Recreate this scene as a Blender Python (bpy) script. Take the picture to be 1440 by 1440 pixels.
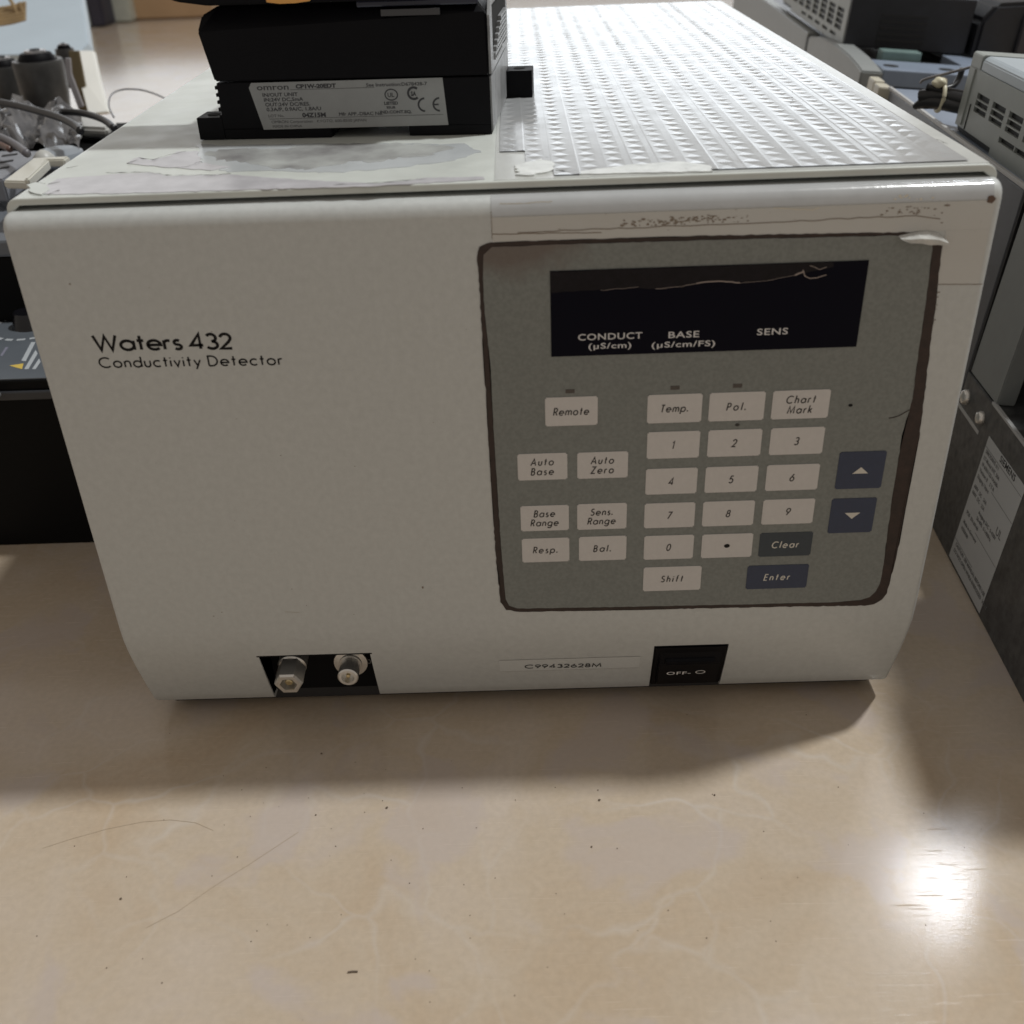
import bpy, bmesh, math, random
from mathutils import Vector, Matrix
random.seed(7)
S = bpy.context.scene
COL = S.collection
for o in list(bpy.data.objects): bpy.data.objects.remove(o)
R = math.radians
MM = 0.001

# ------------------------------------------------------------ camera
CAM = Vector((0.147690692, -0.297479689, 0.280318973))
FPX = 1463.96852
cd = bpy.data.cameras.new('camera'); cam = bpy.data.objects.new('camera', cd); COL.objects.link(cam)
cam.location = CAM; cam.rotation_euler = (1.01903966, 0.0336729847, -0.00516122595)
cd.sensor_width = 36; cd.lens = 36 * FPX / 1440; cd.clip_start = 0.01; cd.clip_end = 60
cd.dof.use_dof = True; cd.dof.focus_distance = 0.40; cd.dof.aperture_fstop = 17
S.camera = cam
S.render.resolution_x = 1024; S.render.resolution_y = 1024
CR = cam.rotation_euler.to_matrix()

# ------------------------------------------------------------ world (dim indoor ambient), exposure
w = bpy.data.worlds.new('World'); S.world = w; w.use_nodes = True
bg = w.node_tree.nodes['Background']
bg.inputs['Color'].default_value = (1.0, 0.91, 0.81, 1); bg.inputs['Strength'].default_value = 0.33
S.view_settings.view_transform = 'Standard'; S.view_settings.look = 'None'
S.view_settings.exposure = 0; S.view_settings.gamma = 1

def area(name, loc, target, sx, sy, power, color, shape='RECTANGLE'):
    l = bpy.data.lights.new(name, 'AREA'); l.shape = shape; l.size = sx
    if shape in ('RECTANGLE', 'ELLIPSE'): l.size_y = sy
    l.energy = power; l.color = color
    o = bpy.data.objects.new(name, l); COL.objects.link(o); o.location = loc
    o.rotation_euler = (Vector(target) - Vector(loc)).to_track_quat('-Z', 'Y').to_euler()
    return o
# bench lamp up to the right: throws the shadow of the instrument towards the viewer and to the left
d1 = Vector((84, 31, 204)).normalized()
P1 = Vector((0.20, -0.02, 0)) + d1 * 2.5
area('bench_lamp', P1, (0.2, -0.02, 0), 0.15, 0.15, 40, (0.975, 0.99, 0.97), 'DISK')
# far ceiling spot, mirrored in the worktop
d2 = Vector((129, 218, 280)).normalized()
P2 = Vector((0.2785, -0.082, 0)) + d2 * 3.0
area('ceiling_spot', P2, (0.2785, -0.082, 0), 0.25, 0.13, 5.2, (0.86, 0.91, 1.0), 'ELLIPSE')
# shop window behind the bench
area('shop_window', (0.75, 5.2, 0.84), (0.4, 0, 0.3), 2.7, 0.92, 15.5, (0.86, 0.93, 1.0))
area('left_fill_light', (-1.7, 5.2, 0.62), (-1.0, 1.5, 0.1), 2.1, 1.24, 9, (0.86, 0.93, 1.0))  # dimmer panel added to light the far counter and the lid's left

# ------------------------------------------------------------ helpers
def ray(px, py, axis, val):
    d = CR @ Vector(((px - 720) / FPX, -(py - 720) / FPX, -1))
    return CAM + d * ((val - CAM[axis]) / d[axis])

MATS = {}
def mat(name, col, rough=0.5, metal=0.0, var=0.0, vscale=60, bump=0.0, bscale=900, spec=0.5, col2=None, coat=0.0, rvar=0.0):
    if name in MATS: return MATS[name]
    m = bpy.data.materials.new(name); m.use_nodes = True; nt = m.node_tree; b = nt.nodes['Principled BSDF']
    b.inputs['Roughness'].default_value = rough; b.inputs['Metallic'].default_value = metal
    b.inputs['Specular IOR Level'].default_value = spec; b.inputs['Coat Weight'].default_value = coat
    b.inputs['Coat Roughness'].default_value = 0.08
    tc = nt.nodes.new('ShaderNodeTexCoord')
    c = (*col, 1)
    if var > 0 or col2:
        n = nt.nodes.new('ShaderNodeTexNoise'); n.inputs['Scale'].default_value = vscale; n.inputs['Detail'].default_value = 6
        n.inputs['Roughness'].default_value = 0.62
        nt.links.new(tc.outputs['Object'], n.inputs['Vector'])
        r = nt.nodes.new('ShaderNodeValToRGB'); r.color_ramp.elements[0].position = 0.35; r.color_ramp.elements[1].position = 0.68
        c2 = col2 if col2 else tuple(x * (1 - var) for x in col)
        r.color_ramp.elements[0].color = (*c2, 1); r.color_ramp.elements[1].color = c
        nt.links.new(n.outputs['Fac'], r.inputs['Fac']); nt.links.new(r.outputs['Color'], b.inputs['Base Color'])
    else:
        b.inputs['Base Color'].default_value = c
    if rvar > 0:
        n3 = nt.nodes.new('ShaderNodeTexNoise'); n3.inputs['Scale'].default_value = vscale * 2.3; n3.inputs['Detail'].default_value = 5
        nt.links.new(tc.outputs['Object'], n3.inputs['Vector'])
        mr = nt.nodes.new('ShaderNodeMapRange'); mr.inputs['From Min'].default_value = 0.3; mr.inputs['From Max'].default_value = 0.7
        mr.inputs['To Min'].default_value = max(0.02, rough - rvar); mr.inputs['To Max'].default_value = rough + rvar
        nt.links.new(n3.outputs['Fac'], mr.inputs['Value']); nt.links.new(mr.outputs['Result'], b.inputs['Roughness'])
    if bump > 0:
        n2 = nt.nodes.new('ShaderNodeTexNoise'); n2.inputs['Scale'].default_value = bscale; n2.inputs['Detail'].default_value = 3
        nt.links.new(tc.outputs['Object'], n2.inputs['Vector'])
        bp = nt.nodes.new('ShaderNodeBump'); bp.inputs['Strength'].default_value = bump; bp.inputs['Distance'].default_value = 0.00007
        nt.links.new(n2.outputs['Fac'], bp.inputs['Height']); nt.links.new(bp.outputs['Normal'], b.inputs['Normal'])
    MATS[name] = m; return m

PAINT = mat('cream_paint', (0.548, 0.566, 0.562), 0.43, var=0.09, vscale=420, bump=0.3, bscale=1500)
LIDP = mat('lid_paint', (0.64, 0.67, 0.64), 0.36, var=0.14, vscale=35, bump=0.25, bscale=900, rvar=0.08)
DARK = mat('blocker_dark', (0.03, 0.03, 0.032), 0.5)
BLACK = mat('black_plastic', (0.0035, 0.0035, 0.005), 0.5, bump=0.4, bscale=1400, rvar=0.06, spec=0.13)
BLACKG = mat('glossy_black', (0.006, 0.006, 0.008), 0.25)
NAVY = mat('navy_window', (0.0012, 0.0015, 0.0075), 0.3, spec=0.09)
RUBBER = mat('rubber', (0.015, 0.015, 0.015), 0.8)
INK = mat('black_ink', (0.005, 0.005, 0.006), 0.5, spec=.2)
WINK = mat('white_ink', (0.75, 0.75, 0.72), 0.5)
STEEL = mat('nickel', (0.80, 0.78, 0.74), 0.3, metal=0.8, var=0.1, vscale=400)

def finish(o, m, parent=None, smooth=False):
    if m is not None:
        for x in (m if isinstance(m, (list, tuple)) else [m]): o.data.materials.append(x)
    if parent is not None: o.parent = parent
    if smooth:
        for p in o.data.polygons: p.use_smooth = True
    return o
def mesh_obj(name, verts, faces, m, parent=None, smooth=False):
    me = bpy.data.meshes.new(name); me.from_pydata([tuple(v) for v in verts], [], faces); me.update()
    o = bpy.data.objects.new(name, me); COL.objects.link(o)
    return finish(o, m, parent, smooth)
def bm_obj(name, bm, m, parent=None, smooth=False):
    bmesh.ops.recalc_face_normals(bm, faces=bm.faces)
    me = bpy.data.meshes.new(name); bm.to_mesh(me); bm.free()
    o = bpy.data.objects.new(name, me); COL.objects.link(o)
    return finish(o, m, parent, smooth)
def add_box(bm, a, b, M=None):
    vs = [bm.verts.new(Vector((x, y, z)) if M is None else M @ Vector((x, y, z)))
          for z in (a[2], b[2]) for y in (a[1], b[1]) for x in (a[0], b[0])]
    for f in ((0, 2, 3, 1), (4, 5, 7, 6), (0, 1, 5, 4), (1, 3, 7, 5), (3, 2, 6, 7), (2, 0, 4, 6)):
        bm.faces.new([vs[i] for i in f])
def box(name, a, b, m, parent=None, bev=0.0, seg=2, mm=True):
    k = MM if mm else 1
    bm = bmesh.new(); add_box(bm, [v * k for v in a], [v * k for v in b])
    if bev: bmesh.ops.bevel(bm, geom=list(bm.edges), offset=bev * k, segments=seg, affect='EDGES', profile=0.6)
    return bm_obj(name, bm, m, parent)
def prism(name, pts, vec, m, parent=None, bev=0.0, k=MM):
    """closed outline pts (3D) pushed along vec"""
    bm = bmesh.new(); v = Vector(vec) * k
    a = [bm.verts.new(Vector(p) * k) for p in pts]; b = [bm.verts.new(Vector(p) * k + v) for p in pts]
    n = len(pts); bm.faces.new(a); bm.faces.new(b[::-1])
    for i in range(n): bm.faces.new((a[i], a[(i + 1) % n], b[(i + 1) % n], b[i]))
    bmesh.ops.recalc_face_normals(bm, faces=bm.faces)
    if bev: bmesh.ops.bevel(bm, geom=list(bm.edges), offset=bev * k, segments=2, affect='EDGES')
    return bm_obj(name, bm, m, parent)
def lathe(name, prof, m, parent=None, n=32, k=MM, M=None, smooth=True, sides=None):
    """prof: (r,z) list about +Z, placed by M"""
    bm = bmesh.new(); rings = []
    nn = sides or n
    for r, z in prof:
        rings.append([bm.verts.new(Vector((r * k * math.cos(2 * math.pi * i / nn), r * k * math.sin(2 * math.pi * i / nn), z * k))) for i in range(nn)])
    for a, b in zip(rings, rings[1:]):
        for i in range(nn): bm.faces.new((a[i], a[(i + 1) % nn], b[(i + 1) % nn], b[i]))
    if prof[0][0] > 1e-4: bm.faces.new(rings[0][::-1])
    if prof[-1][0] > 1e-4: bm.faces.new(rings[-1])
    bmesh.ops.remove_doubles(bm, verts=bm.verts, dist=1e-7)
    if M is not None: bmesh.ops.transform(bm, matrix=M, verts=bm.verts)
    o = bm_obj(name, bm, m, parent)
    if smooth and not sides:
        for p in o.data.polygons: p.use_smooth = True
        o.data.set_sharp_from_angle(angle=R(35))
    return o
def tube(name, pts, rad, m, parent=None, n=8, sub=6, taper=None):
    pts = [Vector(p) for p in pts]
    P = []
    for i in range(len(pts) - 1):
        p0 = pts[max(i - 1, 0)]; p1 = pts[i]; p2 = pts[i + 1]; p3 = pts[min(i + 2, len(pts) - 1)]
        for s in range(sub):
            t = s / sub
            P.append(0.5 * ((2 * p1) + (p2 - p0) * t + (2 * p0 - 5 * p1 + 4 * p2 - p3) * t * t + (3 * p1 - p0 - 3 * p2 + p3) * t ** 3))
    P.append(pts[-1])
    bm = bmesh.new(); rings = []; up = Vector((0.13, 0.2, 1)).normalized()
    for i, p in enumerate(P):
        t = (P[min(i + 1, len(P) - 1)] - P[max(i - 1, 0)]).normalized()
        a = t.cross(up).normalized(); b = t.cross(a)
        r = rad * (taper(i / (len(P) - 1)) if taper else 1)
        rings.append([bm.verts.new(p + (a * math.cos(2 * math.pi * j / n) + b * math.sin(2 * math.pi * j / n)) * r) for j in range(n)])
    for a, b in zip(rings, rings[1:]):
        for j in range(n): bm.faces.new((a[j], a[(j + 1) % n], b[(j + 1) % n], b[j]))
    bm.faces.new(rings[0]); bm.faces.new(rings[-1])
    return bm_obj(name, bm, m, parent, True)
def thing(name, label, cat, loc=(0, 0, 0), M=None, group=None):
    o = bpy.data.objects.new(name, None); COL.objects.link(o); o.empty_display_size = 0.02
    if M is not None: o.matrix_world = M
    else: o.location = loc
    return tag(o, label, cat, group)
def tag(o, label, cat, group=None):
    o['label'] = label; o['category'] = cat
    if group: o['group'] = group
    return o
def structure(o): o['kind'] = 'structure'; return o
def rough_line(pts, amp, step, closed=False):
    out = []; n = len(pts)
    for i in range(n if closed else n - 1):
        a = Vector(pts[i]); b = Vector(pts[(i + 1) % n]); L = (b - a).length; k = max(1, int(L / step))
        for j in range(k):
            q = a.lerp(b, j / k)
            out.append(q + Vector((random.uniform(-amp, amp), random.uniform(-amp, amp))))
    if not closed: out.append(Vector(pts[-1]))
    return out
def sheet(name, outline, place, m, parent=None, thick=0.00015):
    """thin flat sheet with an outline in 2D, place(u,v,h) -> 3D"""
    bm = bmesh.new(); n = len(outline)
    a = [bm.verts.new(place(p[0], p[1], thick)) for p in outline]; b = [bm.verts.new(place(p[0], p[1], 0)) for p in outline]
    bm.faces.new(a)
    for i in range(n): bm.faces.new((a[i], a[(i + 1) % n], b[(i + 1) % n], b[i]))
    bmesh.ops.triangulate(bm, faces=[f for f in bm.faces if len(f.verts) > 4])
    return bm_obj(name, bm, m, parent)
FRONT = lambda u, v, h: Vector((u * MM, -h, v * MM))

# ---- stroke lettering (geometric sans)
def arc(cx, cy, rx, ry, a0, a1, n=None):
    n = n or max(4, int(abs(a1 - a0) / 18))
    return [(cx + rx * math.cos(R(a0 + (a1 - a0) * i / n)), cy + ry * math.sin(R(a0 + (a1 - a0) * i / n))) for i in range(n + 1)]
X = .62; h2 = .31
def circ(cx=.31): return arc(cx, h2, .31, .31, 0, 360, 24)
G = {
 'W': ([[(0, 1), (.27, 0), (.53, .95), (.79, 0), (1.06, 1)]], 1.06),
 'a': ([circ(), [(.62, X), (.62, 0)]], .62), 't': ([[(.15, .95), (.15, 0)], [(0, X), (.31, X)]], .31),
 'e': ([[(0, h2), (.62, h2)] + arc(h2, h2, .31, .31, 0, 315)[1:]], .62),
 'r': ([[(0, X), (0, 0)], [(0, .36)] + arc(.19, .40, .19, .2, 180, 60)], .27),
 's': ([arc(.18, .46, .14, .15, 40, 270) + arc(.18, .155, .17, .155, 90, -140)[1:]], .35),
 '4': ([[(.44, 0), (.44, 1), (0, .25), (.58, .25)]], .58),
 '3': ([arc(.25, .74, .22, .25, 150, -90) + arc(.25, .25, .26, .25, 90, -150)[1:]], .5),
 '2': ([arc(.25, .72, .24, .27, 170, -20) + [(.36, .42), (0, 0), (.5, 0)]], .5),
 'C': ([arc(.5, .5, .5, .5, 48, 312)], .86), 'o': ([circ()], .62),
 'n': ([[(0, X), (0, 0)], [(0, .3)] + arc(.22, .38, .22, .24, 180, 0) + [(.44, 0)]], .44),
 'd': ([circ(), [(.62, 1.05), (.62, 0)]], .62),
 'u': ([[(0, X)] + arc(.22, .24, .22, .24, 180, 360) + [(.44, X)]], .44),
 'c': ([arc(.31, .31, .31, .31, 48, 312)], .52), 'i': ([[(0, X), (0, 0)], [(0, .82), (0, .92)]], .02),
 'v': ([[(0, X), (.23, 0), (.46, X)]], .46), 'y': ([[(0, X), (.24, .02)], [(.48, X), (.1, -.32)]], .48),
 'D': ([[(0, 0), (0, 1), (.25, 1)] + arc(.25, .5, .45, .5, 90, -90)[1:] + [(0, 0)]], .7),
 'R': ([[(0, 0), (0, 1), (.22, 1)] + arc(.22, .74, .23, .26, 90, -90)[1:] + [(0, .48)], [(.22, .48), (.48, 0)]], .48),
 'm': ([[(0, X), (0, 0)], [(0, .3)] + arc(.2, .4, .2, .22, 180, 0) + [(.4, 0)], [(.4, .3)] + arc(.6, .4, .2, .22, 180, 0) + [(.8, 0)]], .8),
 'T': ([[(0, 1), (.5, 1)], [(.25, 1), (.25, 0)]], .5), 'p': ([circ(), [(0, X), (0, -.32)]], .62),
 'P': ([[(0, 0), (0, 1), (.22, 1)] + arc(.22, .74, .23, .26, 90, -90)[1:] + [(0, .48)]], .45),
 'l': ([[(0, 1.05), (0, 0)]], .02), 'h': ([[(0, 1.05), (0, 0)], [(0, .3)] + arc(.22, .38, .22, .24, 180, 0) + [(.44, 0)]], .44),
 'M': ([[(0, 0), (.1, 1), (.45, .1), (.8, 1), (.9, 0)]], .9),
 'k': ([[(0, 1.05), (0, 0)], [(.4, X), (.02, .28)], [(.14, .38), (.44, 0)]], .44),
 'B': ([[(0, 0), (0, 1), (.2, 1)] + arc(.2, .76, .2, .24, 90, -90)[1:] + [(0, .52)], [(.2, .52)] + arc(.22, .26, .25, .26, 90, -90) + [(0, 0)]], .47),
 'A': ([[(0, 0), (.36, 1), (.72, 0)], [(.14, .33), (.58, .33)]], .72), 'Z': ([[(0, 1), (.55, 1), (0, 0), (.57, 0)]], .57),
 'g': ([circ(), [(.62, X), (.62, -.02)] + arc(.31, -.04, .31, .28, 0, -150)[1:]], .62),
 'S': ([arc(.25, .76, .2, .24, 35, 270) + arc(.25, .26, .24, .26, 90, -145)[1:]], .48),
 'f': ([arc(.27, .86, .14, .17, 80, 180) + [(.13, 0)], [(0, X), (.28, X)]], .27),
 'E': ([[(.45, 1), (0, 1), (0, 0), (.45, 0)], [(0, .52), (.42, .52)]], .45),
 '.': ([[(0, -.02), (0, .17)]], .05), ' ': ([], .12),
 '0': ([arc(.26, .5, .26, .5, 0, 360, 24)], .52), '1': ([[(.0, .8), (.16, 1), (.16, 0)]], .2),
 '5': ([[(.45, 1), (.14, 1), (.05, .58)] + arc(.22, .31, .26, .31, 110, -145)], .48),
 '6': ([arc(.26, .29, .26, .29, 0, 360, 24), [(.38, 1), (.05, .45)]], .52),
 '7': ([[(0, 1), (.5, 1), (.1, 0)]], .5),
 '8': ([arc(.25, .76, .19, .24, 0, 360, 20), arc(.25, .27, .25, .26, 0, 360, 20)], .5),
 '9': ([arc(.26, .71, .26, .29, 0, 360, 24), [(.14, 0), (.47, .55)]], .52),
}
def ribbon(bm, pts, wd, place):
    P = [Vector(p) for p in pts]; Q = [P[0]]
    for p in P[1:]:
        if (p - Q[-1]).length > 1e-6: Q.append(p)
    P = Q
    if len(P) < 2: return
    L = []; Rr = []
    for i in range(len(P)):
        a = (P[i] - P[i - 1]).normalized() if i else None
        b = (P[i + 1] - P[i]).normalized() if i < len(P) - 1 else None
        if a is None: a = b
        if b is None: b = a
        t = (a + b)
        t = t.normalized() if t.length > 0.2 else a
        n = Vector((-t.y, t.x)); c = max(0.45, n.dot(Vector((-a.y, a.x))))
        L.append(P[i] + n * wd / 2 / c); Rr.append(P[i] - n * wd / 2 / c)
    va = [bm.verts.new(place(p.x, p.y)) for p in L]; vb = [bm.verts.new(place(p.x, p.y)) for p in Rr]
    for i in range(len(P) - 1): bm.faces.new((va[i], vb[i], vb[i + 1], va[i + 1]))
def text_width(s, size, sp): return sum(G[c][1] * size + sp for c in s) - sp
def stroke_text(name, lines, m, parent, size, wd, place, sp=0.25, align='c', italic=0.0, lead=1.2, xs=1.0):
    """lines of text about (0,0) baseline of the first line; units mm"""
    bm = bmesh.new()
    for li, s in enumerate(lines):
        W = text_width(s, size, sp) * xs; x = -W / 2 if align == 'c' else 0; y = -li * lead * size
        k = 0
        for c in s:
            for st in G[c][0]:
                k += 1
                ribbon(bm, [(x + (q[0] * size + italic * q[1] * size) * xs, y + q[1] * size) for q in st], wd,
                       lambda u, v, e=k % 3 * 0.004: place(u, v, e))
            x += (G[c][1] * size + sp) * xs
    o = bm_obj(name, bm, m, parent)
    return o
def text_obj(name, body, m, parent, M, size, bold=0.0, xs=1.0, sp=1.0, align='CENTER', shear=0.0):
    c = bpy.data.curves.new(name, 'FONT'); c.body = body; c.size = size; c.offset = bold; c.space_character = sp
    c.align_x = align; c.shear = shear; c.resolution_u = 3
    t = bpy.data.objects.new(name, c); COL.objects.link(t); bpy.context.view_layer.update()
    me = bpy.data.meshes.new_from_object(t.evaluated_get(bpy.context.evaluated_depsgraph_get()))
    bpy.data.objects.remove(t); bpy.data.curves.remove(c)
    me.name = name; me.transform(Matrix.Diagonal((xs, 1, 1, 1))); me.transform(M)
    me.materials.clear()
    o = bpy.data.objects.new(name, me); COL.objects.link(o)
    return finish(o, m, parent)
def front_M(x, z, y): return Matrix.Translation((x * MM, y * MM, z * MM)) @ Matrix.Rotation(R(90), 4, 'X')
def cut(o, cutters):
    for c in cutters:
        md = o.modifiers.new('b', 'BOOLEAN'); md.operation = 'DIFFERENCE'; md.object = c; md.solver = 'EXACT'
    bpy.context.view_layer.update()
    me = bpy.data.meshes.new_from_object(o.evaluated_get(bpy.context.evaluated_depsgraph_get()))
    old = o.data; o.modifiers.clear(); o.data = me; me.name = old.name
    for c in cutters: bpy.data.objects.remove(c)
    return o

# ------------------------------------------------------------ setting: worktop
def worktop_material():
    m = bpy.data.materials.new('marbled_laminate'); m.use_nodes = True; nt = m.node_tree; b = nt.nodes['Principled BSDF']; N = nt.nodes.new; Lk = nt.links.new
    tc = N('ShaderNodeTexCoord')
    warp = N('ShaderNodeTexNoise'); warp.inputs['Scale'].default_value = 9; warp.inputs['Detail'].default_value = 4
    Lk(tc.outputs['Object'], warp.inputs['Vector'])
    ad = N('ShaderNodeVectorMath'); ad.operation = 'MULTIPLY_ADD'; Lk(warp.outputs['Color'], ad.inputs[0]); ad.inputs[1].default_value = (0.13, 0.13, 0.13)
    Lk(tc.outputs['Object'], ad.inputs[2])
    # light veins: distance to cell borders
    vo = N('ShaderNodeTexVoronoi'); vo.feature = 'DISTANCE_TO_EDGE'; vo.inputs['Scale'].default_value = 27; Lk(ad.outputs[0], vo.inputs['Vector'])
    vr = N('ShaderNodeMapRange'); vr.inputs['From Min'].default_value = 0.0; vr.inputs['From Max'].default_value = 0.045; vr.inputs['To Min'].default_value = 1; vr.inputs['To Max'].default_value = 0
    Lk(vo.outputs['Distance'], vr.inputs['Value'])
    vm = N('ShaderNodeTexNoise'); vm.inputs['Scale'].default_value = 14; vm.inputs['Detail'].default_value = 3; Lk(tc.outputs['Object'], vm.inputs['Vector'])
    vmr = N('ShaderNodeMapRange'); vmr.inputs['From Min'].default_value = 0.42; vmr.inputs['From Max'].default_value = 0.68; Lk(vm.outputs['Fac'], vmr.inputs['Value'])
    vv = N('ShaderNodeMath'); vv.operation = 'MULTIPLY'; Lk(vr.outputs[0], vv.inputs[0]); Lk(vmr.outputs[0], vv.inputs[1])
    # clouds
    cl = N('ShaderNodeTexNoise'); cl.inputs['Scale'].default_value = 16; cl.inputs['Detail'].default_value = 7; cl.inputs['Roughness'].default_value = 0.58
    Lk(ad.outputs[0], cl.inputs['Vector'])
    cr = N('ShaderNodeValToRGB'); e = cr.color_ramp.elements; e[0].position = 0.3; e[0].color = (0.495, 0.385, 0.275, 1); e[1].position = 0.72; e[1].color = (0.56, 0.478, 0.405, 1)
    x = cr.color_ramp.elements.new(0.5); x.color = (0.53, 0.438, 0.34, 1)
    Lk(cl.outputs['Fac'], cr.inputs['Fac'])
    g = N('ShaderNodeTexNoise'); g.inputs['Scale'].default_value = 420; g.inputs['Detail'].default_value = 4; Lk(tc.outputs['Object'], g.inputs['Vector'])
    gm = N('ShaderNodeMix'); gm.data_type = 'RGBA'; gm.blend_type = 'MULTIPLY'; gm.inputs['Factor'].default_value = 0.18
    gr = N('ShaderNodeMapRange'); gr.inputs['From Min'].default_value = 0.3; gr.inputs['From Max'].default_value = 0.7; gr.inputs['To Min'].default_value = 0.72; gr.inputs['To Max'].default_value = 1.2
    Lk(g.outputs['Fac'], gr.inputs['Value']); Lk(cr.outputs['Color'], gm.inputs['A']); Lk(gr.outputs[0], gm.inputs['B'])
    mx = N('ShaderNodeMix'); mx.data_type = 'RGBA'; Lk(gm.outputs['Result'], mx.inputs['A']); mx.inputs['B'].default_value = (0.62, 0.59, 0.57, 1)
    vf = N('ShaderNodeMath'); vf.operation = 'MULTIPLY'; vf.inputs[1].default_value = 0.33; Lk(vv.outputs[0], vf.inputs[0]); Lk(vf.outputs[0], mx.inputs['Factor'])
    lp1 = N('ShaderNodeTexNoise'); lp1.inputs['Scale'].default_value = 26; lp1.inputs['Detail'].default_value = 5; Lk(ad.outputs[0], lp1.inputs['Vector'])
    lp2 = N('ShaderNodeMapRange'); lp2.inputs['From Min'].default_value = 0.54; lp2.inputs['From Max'].default_value = 0.62; lp2.inputs['To Max'].default_value = 0.55; Lk(lp1.outputs['Fac'], lp2.inputs['Value'])
    mx2 = N('ShaderNodeMix'); mx2.data_type = 'RGBA'; Lk(lp2.outputs[0], mx2.inputs['Factor']); Lk(mx.outputs['Result'], mx2.inputs['A']); mx2.inputs['B'].default_value = (0.50, 0.43, 0.40, 1); mx = mx2
    # fine scratches: stretched noise, thresholded, in two directions
    out = mx.outputs['Result']; scr = []
    for ang, sc in ((8, (50, 1100, 1)), (-14, (60, 1300, 1)), (52, (40, 900, 1))):
        mp = N('ShaderNodeMapping'); mp.inputs['Rotation'].default_value = (0, 0, R(ang)); mp.inputs['Scale'].default_value = sc; Lk(tc.outputs['Object'], mp.inputs['Vector'])
        sn = N('ShaderNodeTexNoise'); sn.inputs['Scale'].default_value = 1; sn.inputs['Detail'].default_value = 2; Lk(mp.outputs[0], sn.inputs['Vector'])
        sr = N('ShaderNodeMapRange'); sr.inputs['From Min'].default_value = 0.66; sr.inputs['From Max'].default_value = 0.74; Lk(sn.outputs['Fac'], sr.inputs['Value'])
        scr.append(sr.outputs[0])
    s1 = N('ShaderNodeMath'); s1.operation = 'MAXIMUM'; Lk(scr[0], s1.inputs[0]); Lk(scr[1], s1.inputs[1])
    s2 = N('ShaderNodeMath'); s2.operation = 'MAXIMUM'; Lk(s1.outputs[0], s2.inputs[0]); Lk(scr[2], s2.inputs[1])
    Lk(out, b.inputs['Base Color'])
    rr = N('ShaderNodeMapRange'); rr.inputs['To Min'].default_value = 0.14; rr.inputs['To Max'].default_value = 0.38; Lk(s2.outputs[0], rr.inputs['Value'])
    Lk(rr.outputs[0], b.inputs['Roughness'])
    bn = N('ShaderNodeTexNoise'); bn.inputs['Scale'].default_value = 1500; bn.inputs['Detail'].default_value = 2; Lk(tc.outputs['Object'], bn.inputs['Vector'])
    su = N('ShaderNodeMath'); su.operation = 'MULTIPLY_ADD'; Lk(s2.outputs[0], su.inputs[0]); su.inputs[1].default_value = -0.6; Lk(bn.outputs['Fac'], su.inputs[2])
    bp = N('ShaderNodeBump'); bp.inputs['Strength'].default_value = 0.3; bp.inputs['Distance'].default_value = 0.00004; Lk(su.outputs[0], bp.inputs['Height']); Lk(bp.outputs['Normal'], b.inputs['Normal'])
    b.inputs['Specular IOR Level'].default_value = 0.45
    return m
structure(box('tabletop', (-1.9, -1.1, -0.035), (1.6, 3.4, 0.0), worktop_material(), mm=False))
structure(box('floor', (-8, -4, -0.80), (8, 12, -0.75), mat('floor_concrete', (0.35, 0.34, 0.32), 0.5, var=0.2, vscale=3), mm=False))

# ------------------------------------------------------------ the conductivity detector
det = thing('conductivity_detector', 'cream bench instrument with grey keypad panel and worn lid, largest object on the worktop', 'lab instrument', (0, 0, 0))
XL, XR = -0.4, 286.2
prof = [(40, 201.2), (5, 201.3), (3, 200.9), (1.5, 200.0), (0.5, 198.4), (0, 196.4), (0, 52), (0.4, 46), (1.8, 39), (4.2, 30.5), (7.2, 21.5), (10, 13.5), (11.6, 9.0), (13, 7.6), (40, 7.6)]
bm = bmesh.new()
a = [bm.verts.new((XL * MM, y * MM, z * MM)) for y, z in prof]; b_ = [bm.verts.new((XR * MM, y * MM, z * MM)) for y, z in prof]
fa = bm.faces.new(a); fb = bm.faces.new(b_[::-1])
for i in range(len(prof)): bm.faces.new((a[i], a[(i + 1) % len(prof)], b_[(i + 1) % len(prof)], b_[i]))
bmesh.ops.recalc_face_normals(bm, faces=bm.faces)
eds = [e for e in bm.edges if (e in fa.edges or e in fb.edges)]
bmesh.ops.bevel(bm, geom=eds, offset=2.2 * MM, segments=4, affect='EDGES', profile=0.5, clamp_overlap=False)
fp = bm_obj('front_panel', bm, PAINT, det)
c1 = box('c1', (47.3, -5, 0), (88.6, 30, 36.3), None); c2 = box('c2', (193.4, -5, 0), (220.8, 30, 35.8), None)
cut(fp, [c1, c2])
for p in fp.data.polygons: p.use_smooth = True
fp.data.set_sharp_from_angle(angle=R(40))
# lid: folded sheet, inverted U
lp = []
T = 2.1
outer = [(0, 190)] + [(3.6 - 3.6 * math.cos(R(t)), 201.2 + 3.6 * math.sin(R(t))) for t in range(0, 91, 15)]
outer += [(284.6 + 1.0 - 3.6 + 3.6 * math.sin(R(t)), 201.2 + 3.6 * math.cos(R(t))) for t in range(0, 91, 15)] + [(285.6, 190)]
inner = [(285.6 - T, 190), (285.6 - T, 201.2)] + [(285.6 - 4, 202.7), (4, 202.7), (T, 201.2), (T, 190)]
lp = [(x, 6, z) for x, z in outer + inner]
lid = prism('lid', lp, (0, 440, 0), LIDP, det)
md = lid.modifiers.new('bevel', 'BEVEL'); md.width = 0.0004; md.segments = 2; md.limit_method = 'ANGLE'; md.angle_limit = R(50)
box('chassis', (2.4, 20, 10), (283.2, 442, 201.4), mat('chassis_paint', (0.30, 0.29, 0.27), 0.5, var=0.1), det)
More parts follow.
